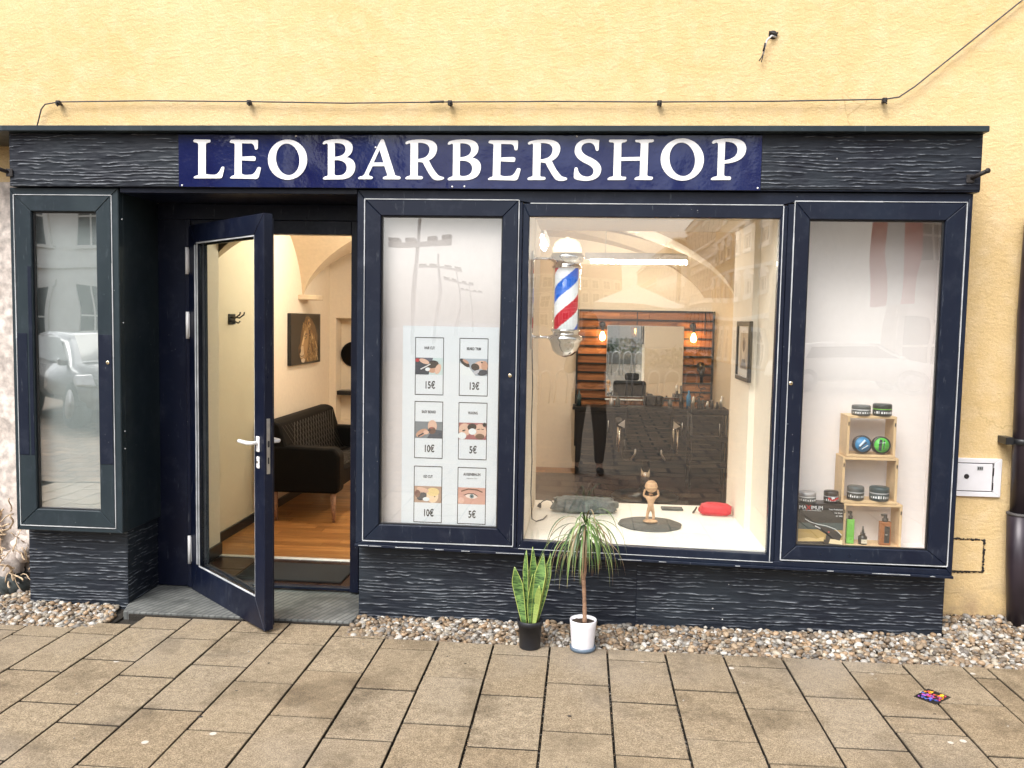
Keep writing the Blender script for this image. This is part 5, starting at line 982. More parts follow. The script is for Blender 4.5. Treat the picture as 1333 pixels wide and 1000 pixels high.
# barber chair
ch = thing('barber_chair', 'black barber chair on a round base facing the mirror', 'barber chair', (.635, 3.72, .034))
mb = MB(); mb.lathe([(.325, 0), (.325, .012), (.30, .03), (.10, .05), (.05, .08), (.045, .12)], (.635, 3.72, .034), 48); mb.build('base', 'dark_cabinet', ch)
mb = MB(); mb.lathe([(.045, .11), (.045, .30), (.033, .30), (.033, .40)], (.635, 3.72, .034), 24); mb.build('column', 'chrome', ch)
mb = MB(); mb.box(.395, .875, 3.50, 3.98, .42, .56, .035, seg=3); mb.build('seat', 'black_leather', ch)
mb = MB(Matrix.Translation((.635, 3.50, .52)) @ Matrix.Rotation(math.radians(12), 4, 'X')); mb.box(-.22, .22, -.05, .05, 0, .44, .04, seg=3); mb.build('backrest', 'black_leather', ch)
mb = MB(Matrix.Translation((.665, 3.40, 1.0)) @ Matrix.Rotation(math.radians(8), 4, 'X')); mb.box(-.095, .095, -.04, .04, -.045, .055, .03, seg=3); mb.build('headrest', 'black_leather', ch)
mb = MB(); mb.tube([(.665, 3.42, .93), (.665, 3.41, 1.0)], .012, 8); mb.build('headrest_post', 'chrome', ch)
for s_ in (-1, 1):
    mb = MB(); x = .635 + s_ * .27; mb.box(x - .035, x + .035, 3.46, 3.90, .74, .79, .02, seg=3); a_ = mb.build('armrest', 'black_leather', ch)
    mb = MB(); mb.prism([(x - .045 * s_, .735), (x + .02 * s_, .765), (x - .045 * s_, .815)], 3.445, 3.458, 'y', .003); mb.build('armrest_cap', 'steel', a_)
    mb = MB(); mb.tube([(x, 3.50, .74), (x, 3.50, .50)], .010, 8); mb.tube([(x, 3.86, .74), (x, 3.86, .50)], .010, 8); mb.build('arm_support', 'chrome', ch)
    mb = MB(); mb.tube([(.635 + s_ * .12, 3.46, .60), (.635 + s_ * .12, 3.45, .50), (.635 + s_ * .16, 3.45, .44)], .009, 8); mb.build('footrest_arm', 'steel', ch)
mb = MB(); mb.tube([(.47, 3.455, .605), (.80, 3.455, .605)], .009, 8); mb.build('push_bar', 'steel', ch)
# things on the right wall
t = thing('wall_fan', 'round black fan like disc on the wall past the plank wall', 'fan', (1.62, 4.95, 1.19)); 
RXR = RX1
mb = MB(); mb.lathe([(.13, 0), (.13, .05), (.11, .06), (0, .06)], (RXR, 4.85, 1.22), 28, (-1, 0, 0)); mb.build('disc', 'black_plastic', t)
mb = MB()
for k in range(5): a = k * 1.256; mb.tube([(RXR - .065, 4.85, 1.22), (RXR - .07, 4.85 + .05 * math.cos(a), 1.22 + .05 * math.sin(a)), (RXR - .065, 4.85 + .1 * math.cos(a + .5), 1.22 + .1 * math.sin(a + .5))], .005, 6)
mb.build('vane', 'zinc', t)
mb = MB(); mb.box(RXR - .04, RXR, 4.4, 4.62, .86, .93, .005); o = mb.build('socket_strip', 'black_plastic', org=(RXR, 4.5, .9)); tag(o, 'black socket strip on the right wall near the window', 'socket strip')
# tube lights
def tube_light(name, lab, p0, p1, house, off=.03):
    t = thing(name, lab, 'ceiling light', ((p0[0] + p1[0]) / 2, (p0[1] + p1[1]) / 2, p0[2]), 'white tube lights under the vault'); p0, p1 = Vector(p0), Vector(p1)
    mb = MB(); x0, x1, y0, y1 = min(p0.x, p1.x), max(p0.x, p1.x), min(p0.y, p1.y), max(p0.y, p1.y); w_ = .045
    mb.box(x0 - (w_ if x1 - x0 < .1 else .06), x1 + (w_ if x1 - x0 < .1 else .0), y0 - (w_ if y1 - y0 < .1 else 0), y1 + (w_ if y1 - y0 < .1 else 0), p0.z + .02, p0.z + .085, .004); mb.build('housing', house, t)
    mb = MB(); mb.tube([p0, p1], .017, 12); mb.build('tube', 'tube_glow', t)
    mb = MB()
    for f in (.15, .85): q = p0.lerp(p1, f); mb.tube([q + Vector((0, 0, .08)), (q.x, q.y, min(2.9, p0.z + .35))], .003, 6)
    mb.build('hanging_wire', 'steel', t)
tube_light('tube_light', 'long white tube light hanging under the vault above the mirror', (.06, 4.0, 2.325), (1.0, 4.0, 2.325), 'zinc')
tube_light('tube_light', 'tube light seen end on at upper left behind the centre window', (-.36, 1.9, 2.36), (-.36, 3.0, 2.36), 'zinc')
tube_light('tube_light', 'added unseen tube light above the black sofa, lighting the door side', (-1.75, 1.7, 2.5), (-1.75, 2.9, 2.5), 'zinc')  # extra lamp added out of view to brighten the room behind the door
# ================================================================== SEATING CORNER
so_ = thing('sofa', 'black quilted leather two seat sofa on tapered wooden legs against the wall', 'sofa', (-2.3, 2.9, .03))
mb = MB(); mb.box(-2.60, -1.99, 2.31, 3.62, .30, .46, .03, seg=3); mb.build('seat', 'black_leather', so_)
simple('quilt_seam', (.075, .065, .055), .5)
for y0, y1 in ((2.15, 2.30), (3.62, 3.75)):
    mb = MB(); mb.prism([(-2.60, .28), (-1.985, .28), (-1.955, .31), (-1.955, .60), (-2.00, .655), (-2.60, .665)], y0, y1, 'y', .022, seg=3); mb.build('armrest', 'black_leather', so_)
mb = MB(); mb.prism([(-2.60, .30), (-2.34, .44), (-2.46, .84), (-2.52, .865), (-2.60, .86)], 2.16, 3.70, 'y', .02, seg=3); bk = mb.build('backrest', 'black_leather', so_)
mb = MB()
A = Vector((-2.345, 0, .46)); B_ = Vector((-2.455, 0, .82)); d3 = (B_ - A)
for s_ in (-1, 1):
    for k in range(-6, 26):
        y0_ = 2.2 + k * .075; pts = []
        for f in (0, 1):
            yy = y0_ + s_ * f * .30
            pts.append((yy, f))
        (ya, fa), (yb, fb) = pts
        def clipy(ya, yb, lo, hi):
            f0, f1 = 0., 1.
            if ya != yb:
                for lim in (lo, hi):
                    pass
            return f0, f1
        if min(ya, yb) < 2.2 or max(ya, yb) > 3.66: continue
        off = Vector((.006, 0, .002)); mb.tube([A + d3 * fa + Vector((0, ya, 0)) + off, A + d3 * fb + Vector((0, yb, 0)) + off], .0025, 4)
mb.build('quilting', 'quilt_seam', bk)
mb = MB()
for s_ in (-1, 1):
    for k in range(0, 18):
        y0_ = 2.33 + k * .075; y1_ = y0_ + s_ * .30
        if y1_ < 2.33 or y1_ > 3.6: continue
        mb.tube([(-2.33, y0_, .4625), (-2.02, y1_, .4625)], .0025, 4)
mb.build('quilting', 'quilt_seam', so_)
for x, y in ((-2.03, 2.22), (-2.03, 3.68), (-2.52, 2.22), (-2.52, 3.68)):
    mb = MB(); mb.tube([(x, y, .29), (x + .01, y, .032)], [.026, .014], 10); mb.build('leg', 'trunk', so_)
lp_ = thing('lion_picture', 'black canvas print of a golden lion head above the sofa', 'picture', (RX0, 3.5, 1.5))
mb = MB(); mb.box(RX0 + .001, RX0 + .035, 2.98, 3.86, 1.275, 1.755, .003); mb.build('canvas', 'black_plastic', lp_)
pr = Print((RX0 + .0354, 2.98, 1.275), (0, .845, 0), n=(1, 0, 0)); rs = random.Random(4)
pal = [(.42, .25, .09), (.62, .42, .18), (.26, .13, .045), (.78, .62, .38), (.13, .065, .02), (.05, .025, .012)]
pr.rect(.0, 0, 1.04, .48, (.016, .012, .008))
pr.p([(.26, .10), (.24, .16), (.30, .20), (.32, .27), (.36, .34), (.44, .40), (.50, .45), (.58, .455), (.70, .43), (.84, .36), (.92, .26), (.94, .14), (.90, .05), (.78, .02), (.60, .015), (.46, .02), (.36, .03), (.29, .06)], (.15, .08, .028))
for k in range(520):                       # mane: strands that fall back and down from brow and cheek
    f = rs.random(); x0 = .42 + .46 * f + rs.uniform(-.05, .03); z0 = rs.uniform(.05, .42 - .22 * max(0, f - .45) / .55)
    L_ = rs.uniform(.04, .10); dx = .35 + .3 * f + rs.uniform(-.25, .2); dz = -.8 + rs.uniform(-.2, .3)
    if x0 < .50 and z0 < .30: continue
    x1, z1 = x0 + L_ * dx, max(.02, z0 + L_ * dz)
    if k % 26 == 0: pr.l += 1
    pr.stroke([(x0, z0), ((x0 + x1) / 2 + .008, (z0 + z1) / 2), (x1, z1)], rs.uniform(.004, .012), pal[rs.choice((0, 0, 1, 1, 2, 2, 3, 4, 4, 5))])
pr.l += 2
pr.p([(.27, .11), (.33, .185), (.40, .26), (.46, .33), (.54, .36), (.60, .30), (.60, .18), (.54, .08), (.44, .035), (.34, .045), (.28, .07)], (.36, .21, .085))     # face
pr.p([(.27, .11), (.34, .18), (.40, .17), (.42, .10), (.36, .06), (.29, .07)], (.58, .44, .27)); pr.p([(.255, .115), (.27, .145), (.31, .15), (.32, .125), (.285, .10)], (.03, .018, .012))
pr.p([(.34, .19), (.40, .26), (.45, .32), (.475, .31), (.44, .24), (.39, .18)], (.66, .47, .24)); pr.p([(.43, .235), (.47, .262), (.53, .262), (.50, .238)], (.025, .015, .01)); pr.ell(.478, .25, .014, .007, 10, (.65, .42, .08)); pr.stroke([(.42, .26), (.47, .285), (.54, .285)], .012, (.10, .05, .02), True)
pr.stroke([(.28, .085), (.34, .075), (.41, .085), (.46, .12)], .007, (.03, .018, .012), True); pr.p([(.31, .045), (.40, .06), (.46, .04), (.42, .015), (.34, .02)], (.62, .52, .40)); pr.ell(.58, .395, .045, .034, 20, (.40, .24, .10)); pr.ell(.585, .39, .026, .018, 20, (.06, .03, .015)); pr.stroke([(.53, .10), (.58, .16), (.60, .24), (.59, .31)], .014, (.10, .05, .02), True)
for k in range(10): pr.stroke([(.31 + .012 * k, .13 - .003 * k), (.29 + .016 * k, .10 - .004 * k)], .002, (.8, .7, .55))
pr.done('lion_print', lp_)
hk = thing('coat_hook', 'small black double coat hook on the wall seen through door glass', 'coat hook', (RX0, 1.72, 1.68))
mb = MB(); mb.box(RX0, RX0 + .012, 1.66, 1.78, 1.655, 1.735, .003)
for y in (1.68, 1.76): mb.tube([(RX0 + .01, y, 1.71), (RX0 + .05, y, 1.705), (RX0 + .085, y, 1.73), (RX0 + .09, y, 1.75)], .006, 8); mb.tube([(RX0 + .01, y, 1.68), (RX0 + .04, y, 1.665), (RX0 + .055, y, 1.68)], .006, 8)
mb.build('hook', 'black_metal', hk)
cp = thing('hanging_hat', 'round black hat like hanger in the wall recess beyond the sofa', 'hat', (-2.5, 4.5, 1.35))
mb = MB(); mb.lathe([(.135, 0), (.135, .02), (.10, .05), (.0, .06)], (-2.47, 4.495, 1.33), 28, (0, -1, 0)); mb.tube([(-2.47, 4.47, 1.45), (-2.47, 4.46, 1.50), (-2.45, 4.49, 1.50)], .008, 8); mb.build('hat_body', 'black_leather', cp)
mb = MB(); mb.box(-2.605, -1.5, 4.32, 4.495, .90, .945, .003); o = mb.build('recess_shelf', 'dark_cabinet', org=(-2.2, 4.4, .9)); tag(o, 'dark shelf board across the wall recess beyond the sofa', 'shelf')
# ================================================================== POTTED PLANTS
sp_ = thing('snake_plant', 'upright mottled green snake plant in a black plastic pot', 'potted plant', (-.270, -.28, 0))
def pot(parent, x, y, r0, r1, h, mat, rim=True, z0=0):
    mb = MB(); pr_ = [(0, 0), (r0, 0), (r0 * 1.01, .004), (r0 + (r1 - r0) * .78, h * .80)]
    pr_ += [(r1 * 1.06, h * .81), (r1 * 1.09, h * .99), (r1 * 1.05, h), (r1 * .98, h), (r1 * .93, h * .86)] if rim else [(r1, h * .985), (r1 * .985, h), (r1 * .95, h), (r1 * .92, h * .86)]
    mb.lathe(pr_, (x, y, z0), 40); mb.build('pot', mat, parent)
    mb = MB(); vs = [(x, y, z0 + h * .90)]; fs = []
    for i in range(1, 9):
        for k in range(32):
            a = 2 * math.pi * k / 32; rr = r1 * .945 * i / 8; vs.append((x + rr * math.cos(a), y + rr * math.sin(a), z0 + h * .885 + .006 * noise.noise(Vector((rr * 90 * math.cos(a), rr * 90 * math.sin(a), 1)))))
    for k in range(32): fs.append((0, 1 + k, 1 + (k + 1) % 32))
    for i in range(7):
        for k in range(32): fs.append((1 + i * 32 + k, 1 + (i + 1) * 32 + k, 1 + (i + 1) * 32 + (k + 1) % 32, 1 + i * 32 + (k + 1) % 32))
    mb.add(vs, fs, smooth=True); mb.build('soil', 'soil', parent)
PX, PY = -.243, -.235
sp_.location = (PX, PY, 0); sp_['org'] = (PX, PY, 0.)
pot(sp_, PX, PY, .054, .064, .150, 'pot_black')
def blade(parent, base, tip, w, bend, tw, mat='sansevieria', curl=.25, yellow=0):
    b, t = Vector(base), Vector(tip); n_ = 14; vs = []; fs = []; cs = []
    side = Vector((math.cos(tw), math.sin(tw), 0)); nrm = side.cross((t - b).normalized())
    for i in range(n_ + 1):
        f = i / n_; c_ = b.lerp(t, f) + nrm * bend * math.sin(math.pi * f) ; ww = w * (.55 + .75 * math.sin(min(1, f * 1.15) * math.pi * .62)) * (1 - max(0, f - .72) / .28) ** .8 + .0006
        s2 = side * math.cos(.4 * math.sin(f * 4 + tw)) + nrm * .35 * math.sin(f * 3 + tw)
        for j, q in enumerate((-1, -.88, -.4, 0, .4, .88, 1)): vs.append(c_ + s2 * (q * ww) + nrm * (curl * ww * q * q))
    mb = MB()
    for i in range(n_):
        for j in range(6):
            mb.c.append((1, 0, 0) if j in (0, 5) else (yellow, 0, 0)); mb.sm.append(True); fs.append((i * 7 + j, i * 7 + j + 1, i * 7 + j + 8, i * 7 + j + 7))
    mb.v = [tuple(v) for v in vs]; mb.f = fs; o = mb.build('leaf', mat, parent); md = o.modifiers.new('thickness', 'SOLIDIFY'); md.thickness = .003
for bx_, by_, tx, ty, tz, w, bd, tw in ((-.03, -.02, -.087, -.02, .433, .021, -.012, .15), (-.012, .0, -.030, .02, .515, .016, .01, -.5), (.005, .02, .005, .035, .53, .015, .01, .5), (.010, -.01, .062, .01, .505, .022, .012, .1), (.022, .0, .085, .03, .46, .016, .01, -.3),
    (.0, -.03, .010, -.025, .40, .012, -.01, 1.0), (.020, -.028, .045, -.03, .345, .013, -.012, -.2), (-.01, .02, .02, .05, .47, .014, .0, 1.3), (.03, .012, .10, .03, .50, .014, .015, .4)):
    blade(sp_, (PX + bx_, PY + by_, .128), (PX + tx, PY + ty, tz), w, bd, tw, yellow=.55 if tz < .36 else 0)
dp = thing('dracaena', 'spiky drooping dracaena with forked bare trunk in a white pot', 'potted plant', (.036, -.235, 0))
QX, QY = .036, -.235
mb = MB(); mb.lathe([(0, 0), (.060, 0), (.066, .004), (.069, .022), (.062, .022), (.060, .006), (0, .006)], (QX, QY, 0), 40); mb.build('saucer', 'saucer_blue', dp)
pot(dp, QX, QY, .058, .071, .158, 'pot_white', False, .007)
def tk(pts, rads, nm='trunk'):
    mb = MB(); P2 = []
    R2 = []
    for i in range(len(pts) - 1):
        for q in range(6): f = q / 6; P2.append(Vector(pts[i]).lerp(Vector(pts[i + 1]), f)); R2.append((rads[i] * (1 - f) + rads[i + 1] * f) * U(.93, 1.07))
    P2.append(Vector(pts[-1])); R2.append(rads[-1]); mb.tube(P2, R2, 10); return mb.build(nm, 'trunk', dp)
F0 = (QX - .004, QY, .375)
tk([(QX + .008, QY, .145), (QX + .006, QY + .004, .22), (QX + .002, QY, .30), F0], [.0125, .011, .0105, .0115])
tk([F0, (QX - .022, QY + .005, .43), (QX - .026, QY + .01, .50), (QX - .012, QY + .01, .58)], [.0095, .007, .0065, .006], 'branch')
tk([F0, (QX + .004, QY - .004, .42), (QX + .002, QY - .004, .50), (QX - .002, QY, .66)], [.009, .008, .0075, .007], 'branch')
rs = random.Random(12)
def strap(c_, a, L_, el, droop, w, cols):
    p = Vector(c_); d = Vector((math.cos(a) * math.cos(el), math.sin(a) * math.cos(el), math.sin(el))); n_ = 12; vs = []; fs = []; mb = MB(); side = Vector((-math.sin(a), math.cos(a), 0))
    for i in range(n_ + 1):
        f = i / n_; ww = w * (1 - f ** 2.2) * (.6 + .8 * min(1, f * 5)) + .0003; up = side.cross(d).normalized()
        vs += [p - side * ww + up * ww * .25, p, p + side * ww + up * ww * .25]
        d = (d + Vector((0, 0, -droop * (.35 + f)))).normalized(); p = p + d * (L_ / n_)
        if p.y > -.03: p.y = -.03 + U(-.003, 0)
    for i in range(n_):
        f = i / n_
        for j in (0, 1):
            g_, e_ = cols; k = max(0, f - .72) / .28; cc = tuple(g_[q] * (1 - k) + e_[q] * k for q in range(3)); mb.c.append(cc); mb.sm.append(True); fs.append((i * 3 + j, i * 3 + j + 1, i * 3 + j + 4, i * 3 + j + 3))
    mb.v = [tuple(v) for v in vs]; mb.f = fs; mb.build('leaf', 'leafcol', dp)
gr = [(.07, .14, .03), (.12, .20, .05), (.20, .27, .09), (.05, .09, .035), (.22, .16, .08)]
for k in range(92):
    zc = rs.choice((.58, .61, .64, .67, .68)); a = rs.uniform(0, 2 * math.pi)
    if -.2 < math.sin(a) and math.sin(a) > .3 and rs.random() < .55: a = -a
    cx = QX + (-.010 if zc < .63 else -.002)
    el = rs.uniform(.1, 1.15) if zc > .64 else rs.uniform(-.3, .6)
    strap((cx + .006 * math.cos(a), QY + .006 * math.sin(a), zc), a, rs.uniform(.18, .37), el, rs.uniform(.30, .52), rs.uniform(.0026, .0048), (rs.choice(gr), rs.choice([(.20, .05, .03), (.16, .14, .06), (.30, .22, .12)])))

# ================================================================== ON THE WALL
cbx = thing('lightning_cable', 'thin dark cable clipped along the yellow wall above the shopfront', 'cable', (-.8, .33, 2.97))
pts = [(-3.312, .335, 2.78), (-3.262, .325, 2.93), (-3.235, .322, 2.958), (-3.15, .322, 2.972), (-2.6, .322, 2.978), (-1.98, .322, 2.972), (-1.4, .322, 2.962), (-.794, .322, 2.968), (-.2, .322, 2.970), (.395, .322, 2.966), (1.0, .322, 2.968), (1.623, .322, 2.978), (1.700, .322, 2.990), (1.78, .322, 3.045), (2.319, .325, 3.50), (2.9, .33, 4.0)]
mb = MB(); mb.tube(pts, .0042, 7); mb.build('cord', 'cable_grey', cbx)
mb = MB(); mb.tube([(-.91, .322, 2.967), (-.86, .321, 2.969), (-.83, .321, 2.969)], .0072, 8); mb.build('splice_sleeve', 'cable_grey', cbx)
for x, z in ((-3.15, 2.972), (-1.98, 2.972), (-.794, 2.968), (.395, 2.966), (1.623, 2.978)):
    mb = MB(); mb.box(x - .013, x + .013, .308, .335, z - .020, z + .007, .003); mb.tube([(x, .355, z - .008), (x, .30, z - .008)], .0075, 8); mb.tube([(x - .006, .302, z - .012), (x + .008, .302, z - .030)], .004, 6); mb.build('clip', 'hook_iron', cbx)
wr = thing('loose_wire', 'frayed wire end hanging out of a hole high in the wall', 'wire', (1.012, .35, 3.33))
mb = MB(); mb.lathe([(.026, 0), (.022, .010), (.010, .012), (0, .004)], (1.012, .352, 3.338), 12, (0, -1, 0)); mb.tube([(.990, .34, 3.352), (1.02, .325, 3.335), (1.035, .34, 3.345)], .006, 6); mb.build('wall_hole', 'hook_iron', wr)
mb = MB(); mb.tube([(1.028, .345, 3.325), (1.0, .325, 3.325), (.975, .32, 3.30), (.965, .322, 3.26), (.958, .325, 3.225)], .0052, 7); mb.build('sheath', 'wire_white', wr)
mb = MB(); mb.tube([(.966, .320, 3.285), (.962, .318, 3.262), (.957, .320, 3.24)], .0056, 6); mb.tube([(.958, .325, 3.225), (.948, .322, 3.205), (.936, .322, 3.188)], .0032, 6); mb.tube([(.958, .325, 3.225), (.955, .322, 3.205), (.950, .326, 3.182)], .0032, 6); mb.build('conductor', 'hook_iron', wr)
mt = thing('meter_box', 'grey metal meter box set in the yellow wall beside the downpipe', 'meter box', (2.26, .35, .78))
mb = MB(); members(mb, 2.10, 2.368, .778, .996, 2.125, 2.326, .806, .970, .336, .352, .002); mb.build('box_frame', 'meter_grey', mt)
mb = MB(); mb.box(2.120, 2.330, .349, .351, .80, .975); mb.build('gap', 'hook_iron', mt)
mb = MB(); mb.box(2.128, 2.318, .335, .348, .811, .965, .002); dd_ = mb.build('box_door', 'meter_grey', mt)
mb = MB(); mb.lathe([(.014, 0), (.013, .004), (.006, .004), (0, .001)], (2.178, .335, .893), 16, (0, -1, 0)); mb.build('lock', 'hook_iron', dd_)
mb = MB(); mb.box(2.232, 2.266, .3335, .335, .928, .952, .0005); tg_ = mb.build('label_plate', 'gasket', dd_)
for k in range(3): mb = MB(); mb.box(2.236 + k * .010, 2.243 + k * .010, .3328, .3336, .933, .948); mb.build('mark', 'cable_grey', tg_)
mb = MB(); mb.tube([(2.323, .338, .90), (2.323, .338, .945)], .004, 6); mb.tube([(2.323, .338, .82), (2.323, .338, .86)], .004, 6); mb.build('hinge', 'hook_iron', mt)
ht = thing('wall_hatch', 'yellow painted hatch with rusty dark edges low in the wall', 'hatch', (2.22, .35, .34))
mb = MB()
def crumb(a, b, n_=26, rr=.006):
    for i in range(n_):
        f = i / (n_ - 1); p = Vector(a).lerp(Vector(b), f); mb.ball((p.x + U(-.003, .003), .347, p.z + U(-.003, .003)), U(.5, 1.2) * rr, 6, 4, (1.3, .6, 1))
crumb((2.10, .35, .532), (2.30, .35, .528)); crumb((2.30, .35, .528), (2.302, .35, .345)); crumb((2.10, .35, .338), (2.302, .35, .345)); mb.build('rusty_edge', 'hook_iron', ht)
mb = MB(); mb.box(2.09, 2.292, .340, .351, .348, .520, .002); mb.build('cover', 'yellow_plaster', ht)
dpipe = thing('downpipe', 'dark brown rainwater downpipe at the far right of the wall', 'downpipe', (2.49, .27, .05))
simple('pipe_brown', (.030, .022, .030), .35, .2, var=.3, nscale=6)
mb = MB(); mb.tube([(2.432, .27, 2.35), (2.428, .27, 2.1), (2.424, .27, 1.80), (2.434, .27, 1.40), (2.447, .27, .70)], .052, 20); mb.build('pipe', 'pipe_brown', dpipe)
mb = MB(); mb.tube([(2.443, .27, .70), (2.455, .27, .40), (2.480, .27, .05)], [.062, .062, .062], 20); mb.build('standpipe', 'pipe_brown', dpipe)
mb = MB(); mb.lathe([(.061, 0), (.065, .003), (.065, .012), (.055, .016)], (2.443, .27, .695), 24); mb.build('joint_ring', 'cable_grey', dpipe)
mb = MB(); mb.lathe([(.054, -.016), (.057, -.014), (.057, .014), (.054, .016)], (2.434, .27, 1.108), 24); mb.box(2.340, 2.385, .25, .35, 1.090, 1.130, .002); mb.build('bracket', 'black_metal', dpipe)
# low bushy weeds and worn stone at the foot of the wall, far left
rb = thing('rubble', 'rough broken stone with dry roots at the wall foot, far left', 'rubble', (-3.45, .25, 0))
rs = random.Random(21)
for k in range(16):
    x, z, r_ = rs.uniform(-3.70, -3.27), rs.uniform(.02, .50), rs.uniform(.05, .10)
    mb = MB(); mb.ball((0, 0, 0), 1, 18, 10); mb.v = [tuple(Vector((x, .27 - .05 * (.5 - z), z)) + Vector(v) * r_ * (1 + .45 * noise.noise(Vector(v) * 2.1 + Vector((k * 3., 0, 0))))) for v in mb.v]; mb.build('stone', 'rough_stone' if k % 4 else 'dark_slate', rb)
mb = MB()
for k in range(70):
    x, z = rs.uniform(-3.72, -3.26), rs.uniform(.08, .52); p = Vector((x, .20 - .06 * (.5 - z), z)); q = [p]
    d = Vector((rs.uniform(-1, 1), rs.uniform(-.5, -.1), rs.uniform(-.7, .8))).normalized()
    for i in range(5): d = (d + Vector((rs.uniform(-.5, .5), rs.uniform(-.2, .25), rs.uniform(-.6, .4)))).normalized(); p = p + d * rs.uniform(.012, .03); q.append(p)
    mb.tube(q, [rs.uniform(.002, .006)] * 6, 5)
o = mb.build('root_tangle', 'dry_root', rb); o['kind'] = 'stuff'
mb = MB()
for k in range(160):
    x = rs.uniform(2.02, 3.0); y = .33 - rs.random() * .03; z = float(bedz(x, y)) - .005; p = Vector((x, y, z)); a = rs.uniform(0, 6.3)
    mb.tube([p, p + Vector((math.cos(a) * .01, -abs(math.sin(a)) * .012, rs.uniform(.004, .022)))], [.0035, .001], 4)
mo = mb.build('moss', 'soil'); tag(mo, 'dark moss and dirt along the foot of the yellow wall', 'moss'); mo['kind'] = 'stuff'; del mo['category']
# leaflet lying on the paving
lf = thing('flyer', 'small colourful rainbow printed card lying on the paving slabs', 'card', (1.67, -.61, .002))
A_, B_, C_, D_ = Vector((1.583, -.621, .002)), Vector((1.652, -.703, .002)), Vector((1.758, -.608, .002)), Vector((1.686, -.522, .002))
mb = MB(); mb.prism([(p.x, p.y) for p in (A_, B_, C_, D_)], .0015, .0024, 'z'); mb.build('card', 'black_plastic', lf)
u_ = (D_ - A_); w_ = (B_ - A_); pr = Print(A_ + Vector((0, 0, .0006)), u_, w_, (0, 0, 1)); rs = random.Random(2)
for k in range(60):
    a, b = rs.uniform(.14, .9), rs.uniform(.08, .92)
    hue = a; pal2 = [(.03, .05, .35), (.10, .20, .65), (.35, .10, .45), (.60, .05, .12), (.75, .25, .02), (.80, .60, .05), (.70, .75, .80)]
    cc = pal2[min(6, max(0, int((a * .8 + rs.uniform(-.12, .3)) * 6)))]; pr.l += 0 if k % 12 else 1; s1, s2 = rs.uniform(.03, .09), rs.uniform(.03, .08)
    pr.ell(a, b, s1, s2, rs.uniform(0, 90), cc, 8, False)
pr.done('card_print', lf)
for x, y, s_ in ((1.61, -.80, .006), (-.02, -1.02, .008), (-1.52, -.62, .006), (-1.55, -.95, .006), (-1.60, -1.22, .010), (-.55, -.50, .005)):
    mb = MB(); mb.ball((x, y, .001), s_, 8, 5, (1.3, .8, .25)); o = mb.build('litter_scrap', 'hook_iron', org=(x, y, 0)); tag(o, 'tiny dark scrap on the paving ' + {1.61: 'just in front of the colourful card', -.02: 'straight below the white pot', -1.52: 'nearest the open door', -1.55: 'halfway between open door and picture edge', -1.60: 'at the lower left, largest of them', -.55: 'left of the black pot'}[x], 'litter', 'scraps on the paving')
fr = thing('fern_sprig', 'small dark leaf clump between pebbles at the left', 'plant', (-2.98, -.1, 0)) if False else None

# ================================================================== ACROSS THE SQUARE (seen in the panes)
def house(nm, lab, x0, x1, y0, y1, h, mat, face, nfl, nw, roof=2.5, ped=False):
    t = thing(nm, lab, 'building', ((x0 + x1) / 2, (y0 + y1) / 2, 0)); mb = MB(); mb.box(x0, x1, y0, y1, -.1, h); mb.build('wall', mat, t)
    mb = MB(); 
    if face == 'x': mb.prism([(x0 - .4, h), (x1 + .4, h), ((x0 + x1) / 2, h + roof)], y0, y1, 'y')
    else: mb.prism([(y0 - .4, h), (y1 + .4, h), ((y0 + y1) / 2, h + roof)], x0, x1, 'x')
    mb.build('roof', 'roof_tile', t)
    cor = MB()
    L_ = (y1 - y0) if face == 'x' else (x1 - x0); fh = h / nfl
    def at(s0, s1, z0, z1, d):      # a box on the face that looks at the shop side
        if face == 'x': xx = x0 if x0 > 0 else x1; sg_ = -1 if x0 > 0 else 1; return (min(xx, xx + sg_ * d), max(xx, xx + sg_ * d), y1 - s1, y1 - s0, z0, z1)
        return (x0 + s0, x0 + s1, y1, y1 + d, z0, z1)
    for z in [h - .35] + [fh * k - .15 for k in range(1, nfl)]: cor.box(*at(0, L_, z, z + (.35 if z > h - 1 else .18), .28 if z > h - 1 else .12))
    cor.build('cornice', 'facade_trim', t)
    for f in range(nfl):
        for k in range(nw):
            c_ = L_ * (k + .5) / nw; ww = min(.62, L_ / nw * .27); z0, z1 = fh * f + (.9 if f else .2), fh * f + fh - .75
            mb = MB(); 
            for q in ((c_ - ww - .16, c_ - ww, z0 - .1, z1 + .2), (c_ + ww, c_ + ww + .16, z0 - .1, z1 + .2), (c_ - ww - .25, c_ + ww + .25, z1, z1 + .22), (c_ - ww - .25, c_ + ww + .25, z0 - .16, z0)): mb.box(*at(*q, .10 if q[1] - q[0] < 1 else .13))
            if ped and f: 
                a = at(c_ - ww - .3, c_ + ww + .3, z1 + .22, z1 + .7, .16)
                if face == 'y': mb.prism([(a[0], a[4]), (a[1], a[4]), ((a[0] + a[1]) / 2, a[5])], a[2], a[3], 'y')
                else: mb.prism([(a[2], a[4]), (a[3], a[4]), ((a[2] + a[3]) / 2, a[5])], a[0], a[1], 'x')
            w_ = mb.build('window', 'facade_trim', t); mb = MB(); mb.box(*at(c_ - ww, c_ + ww, z0, z1, .02)); mb.build('pane', 'window_dark', w_)
            mb = MB(); mb.box(*at(c_ - .03, c_ + .03, z0, z1, .05)); mb.box(*at(c_ - ww, c_ + ww, (z0 + z1) / 2 + .2, (z0 + z1) / 2 + .27, .045)); mb.build('glazing_bar', 'facade_trim', w_)
    return t
house('town_house', 'pale house with pedimented windows across the square, seen in the left pane', -31, -12.5, -42, -28, 10.5, 'facade_pale', 'y', 3, 7, ped=True)
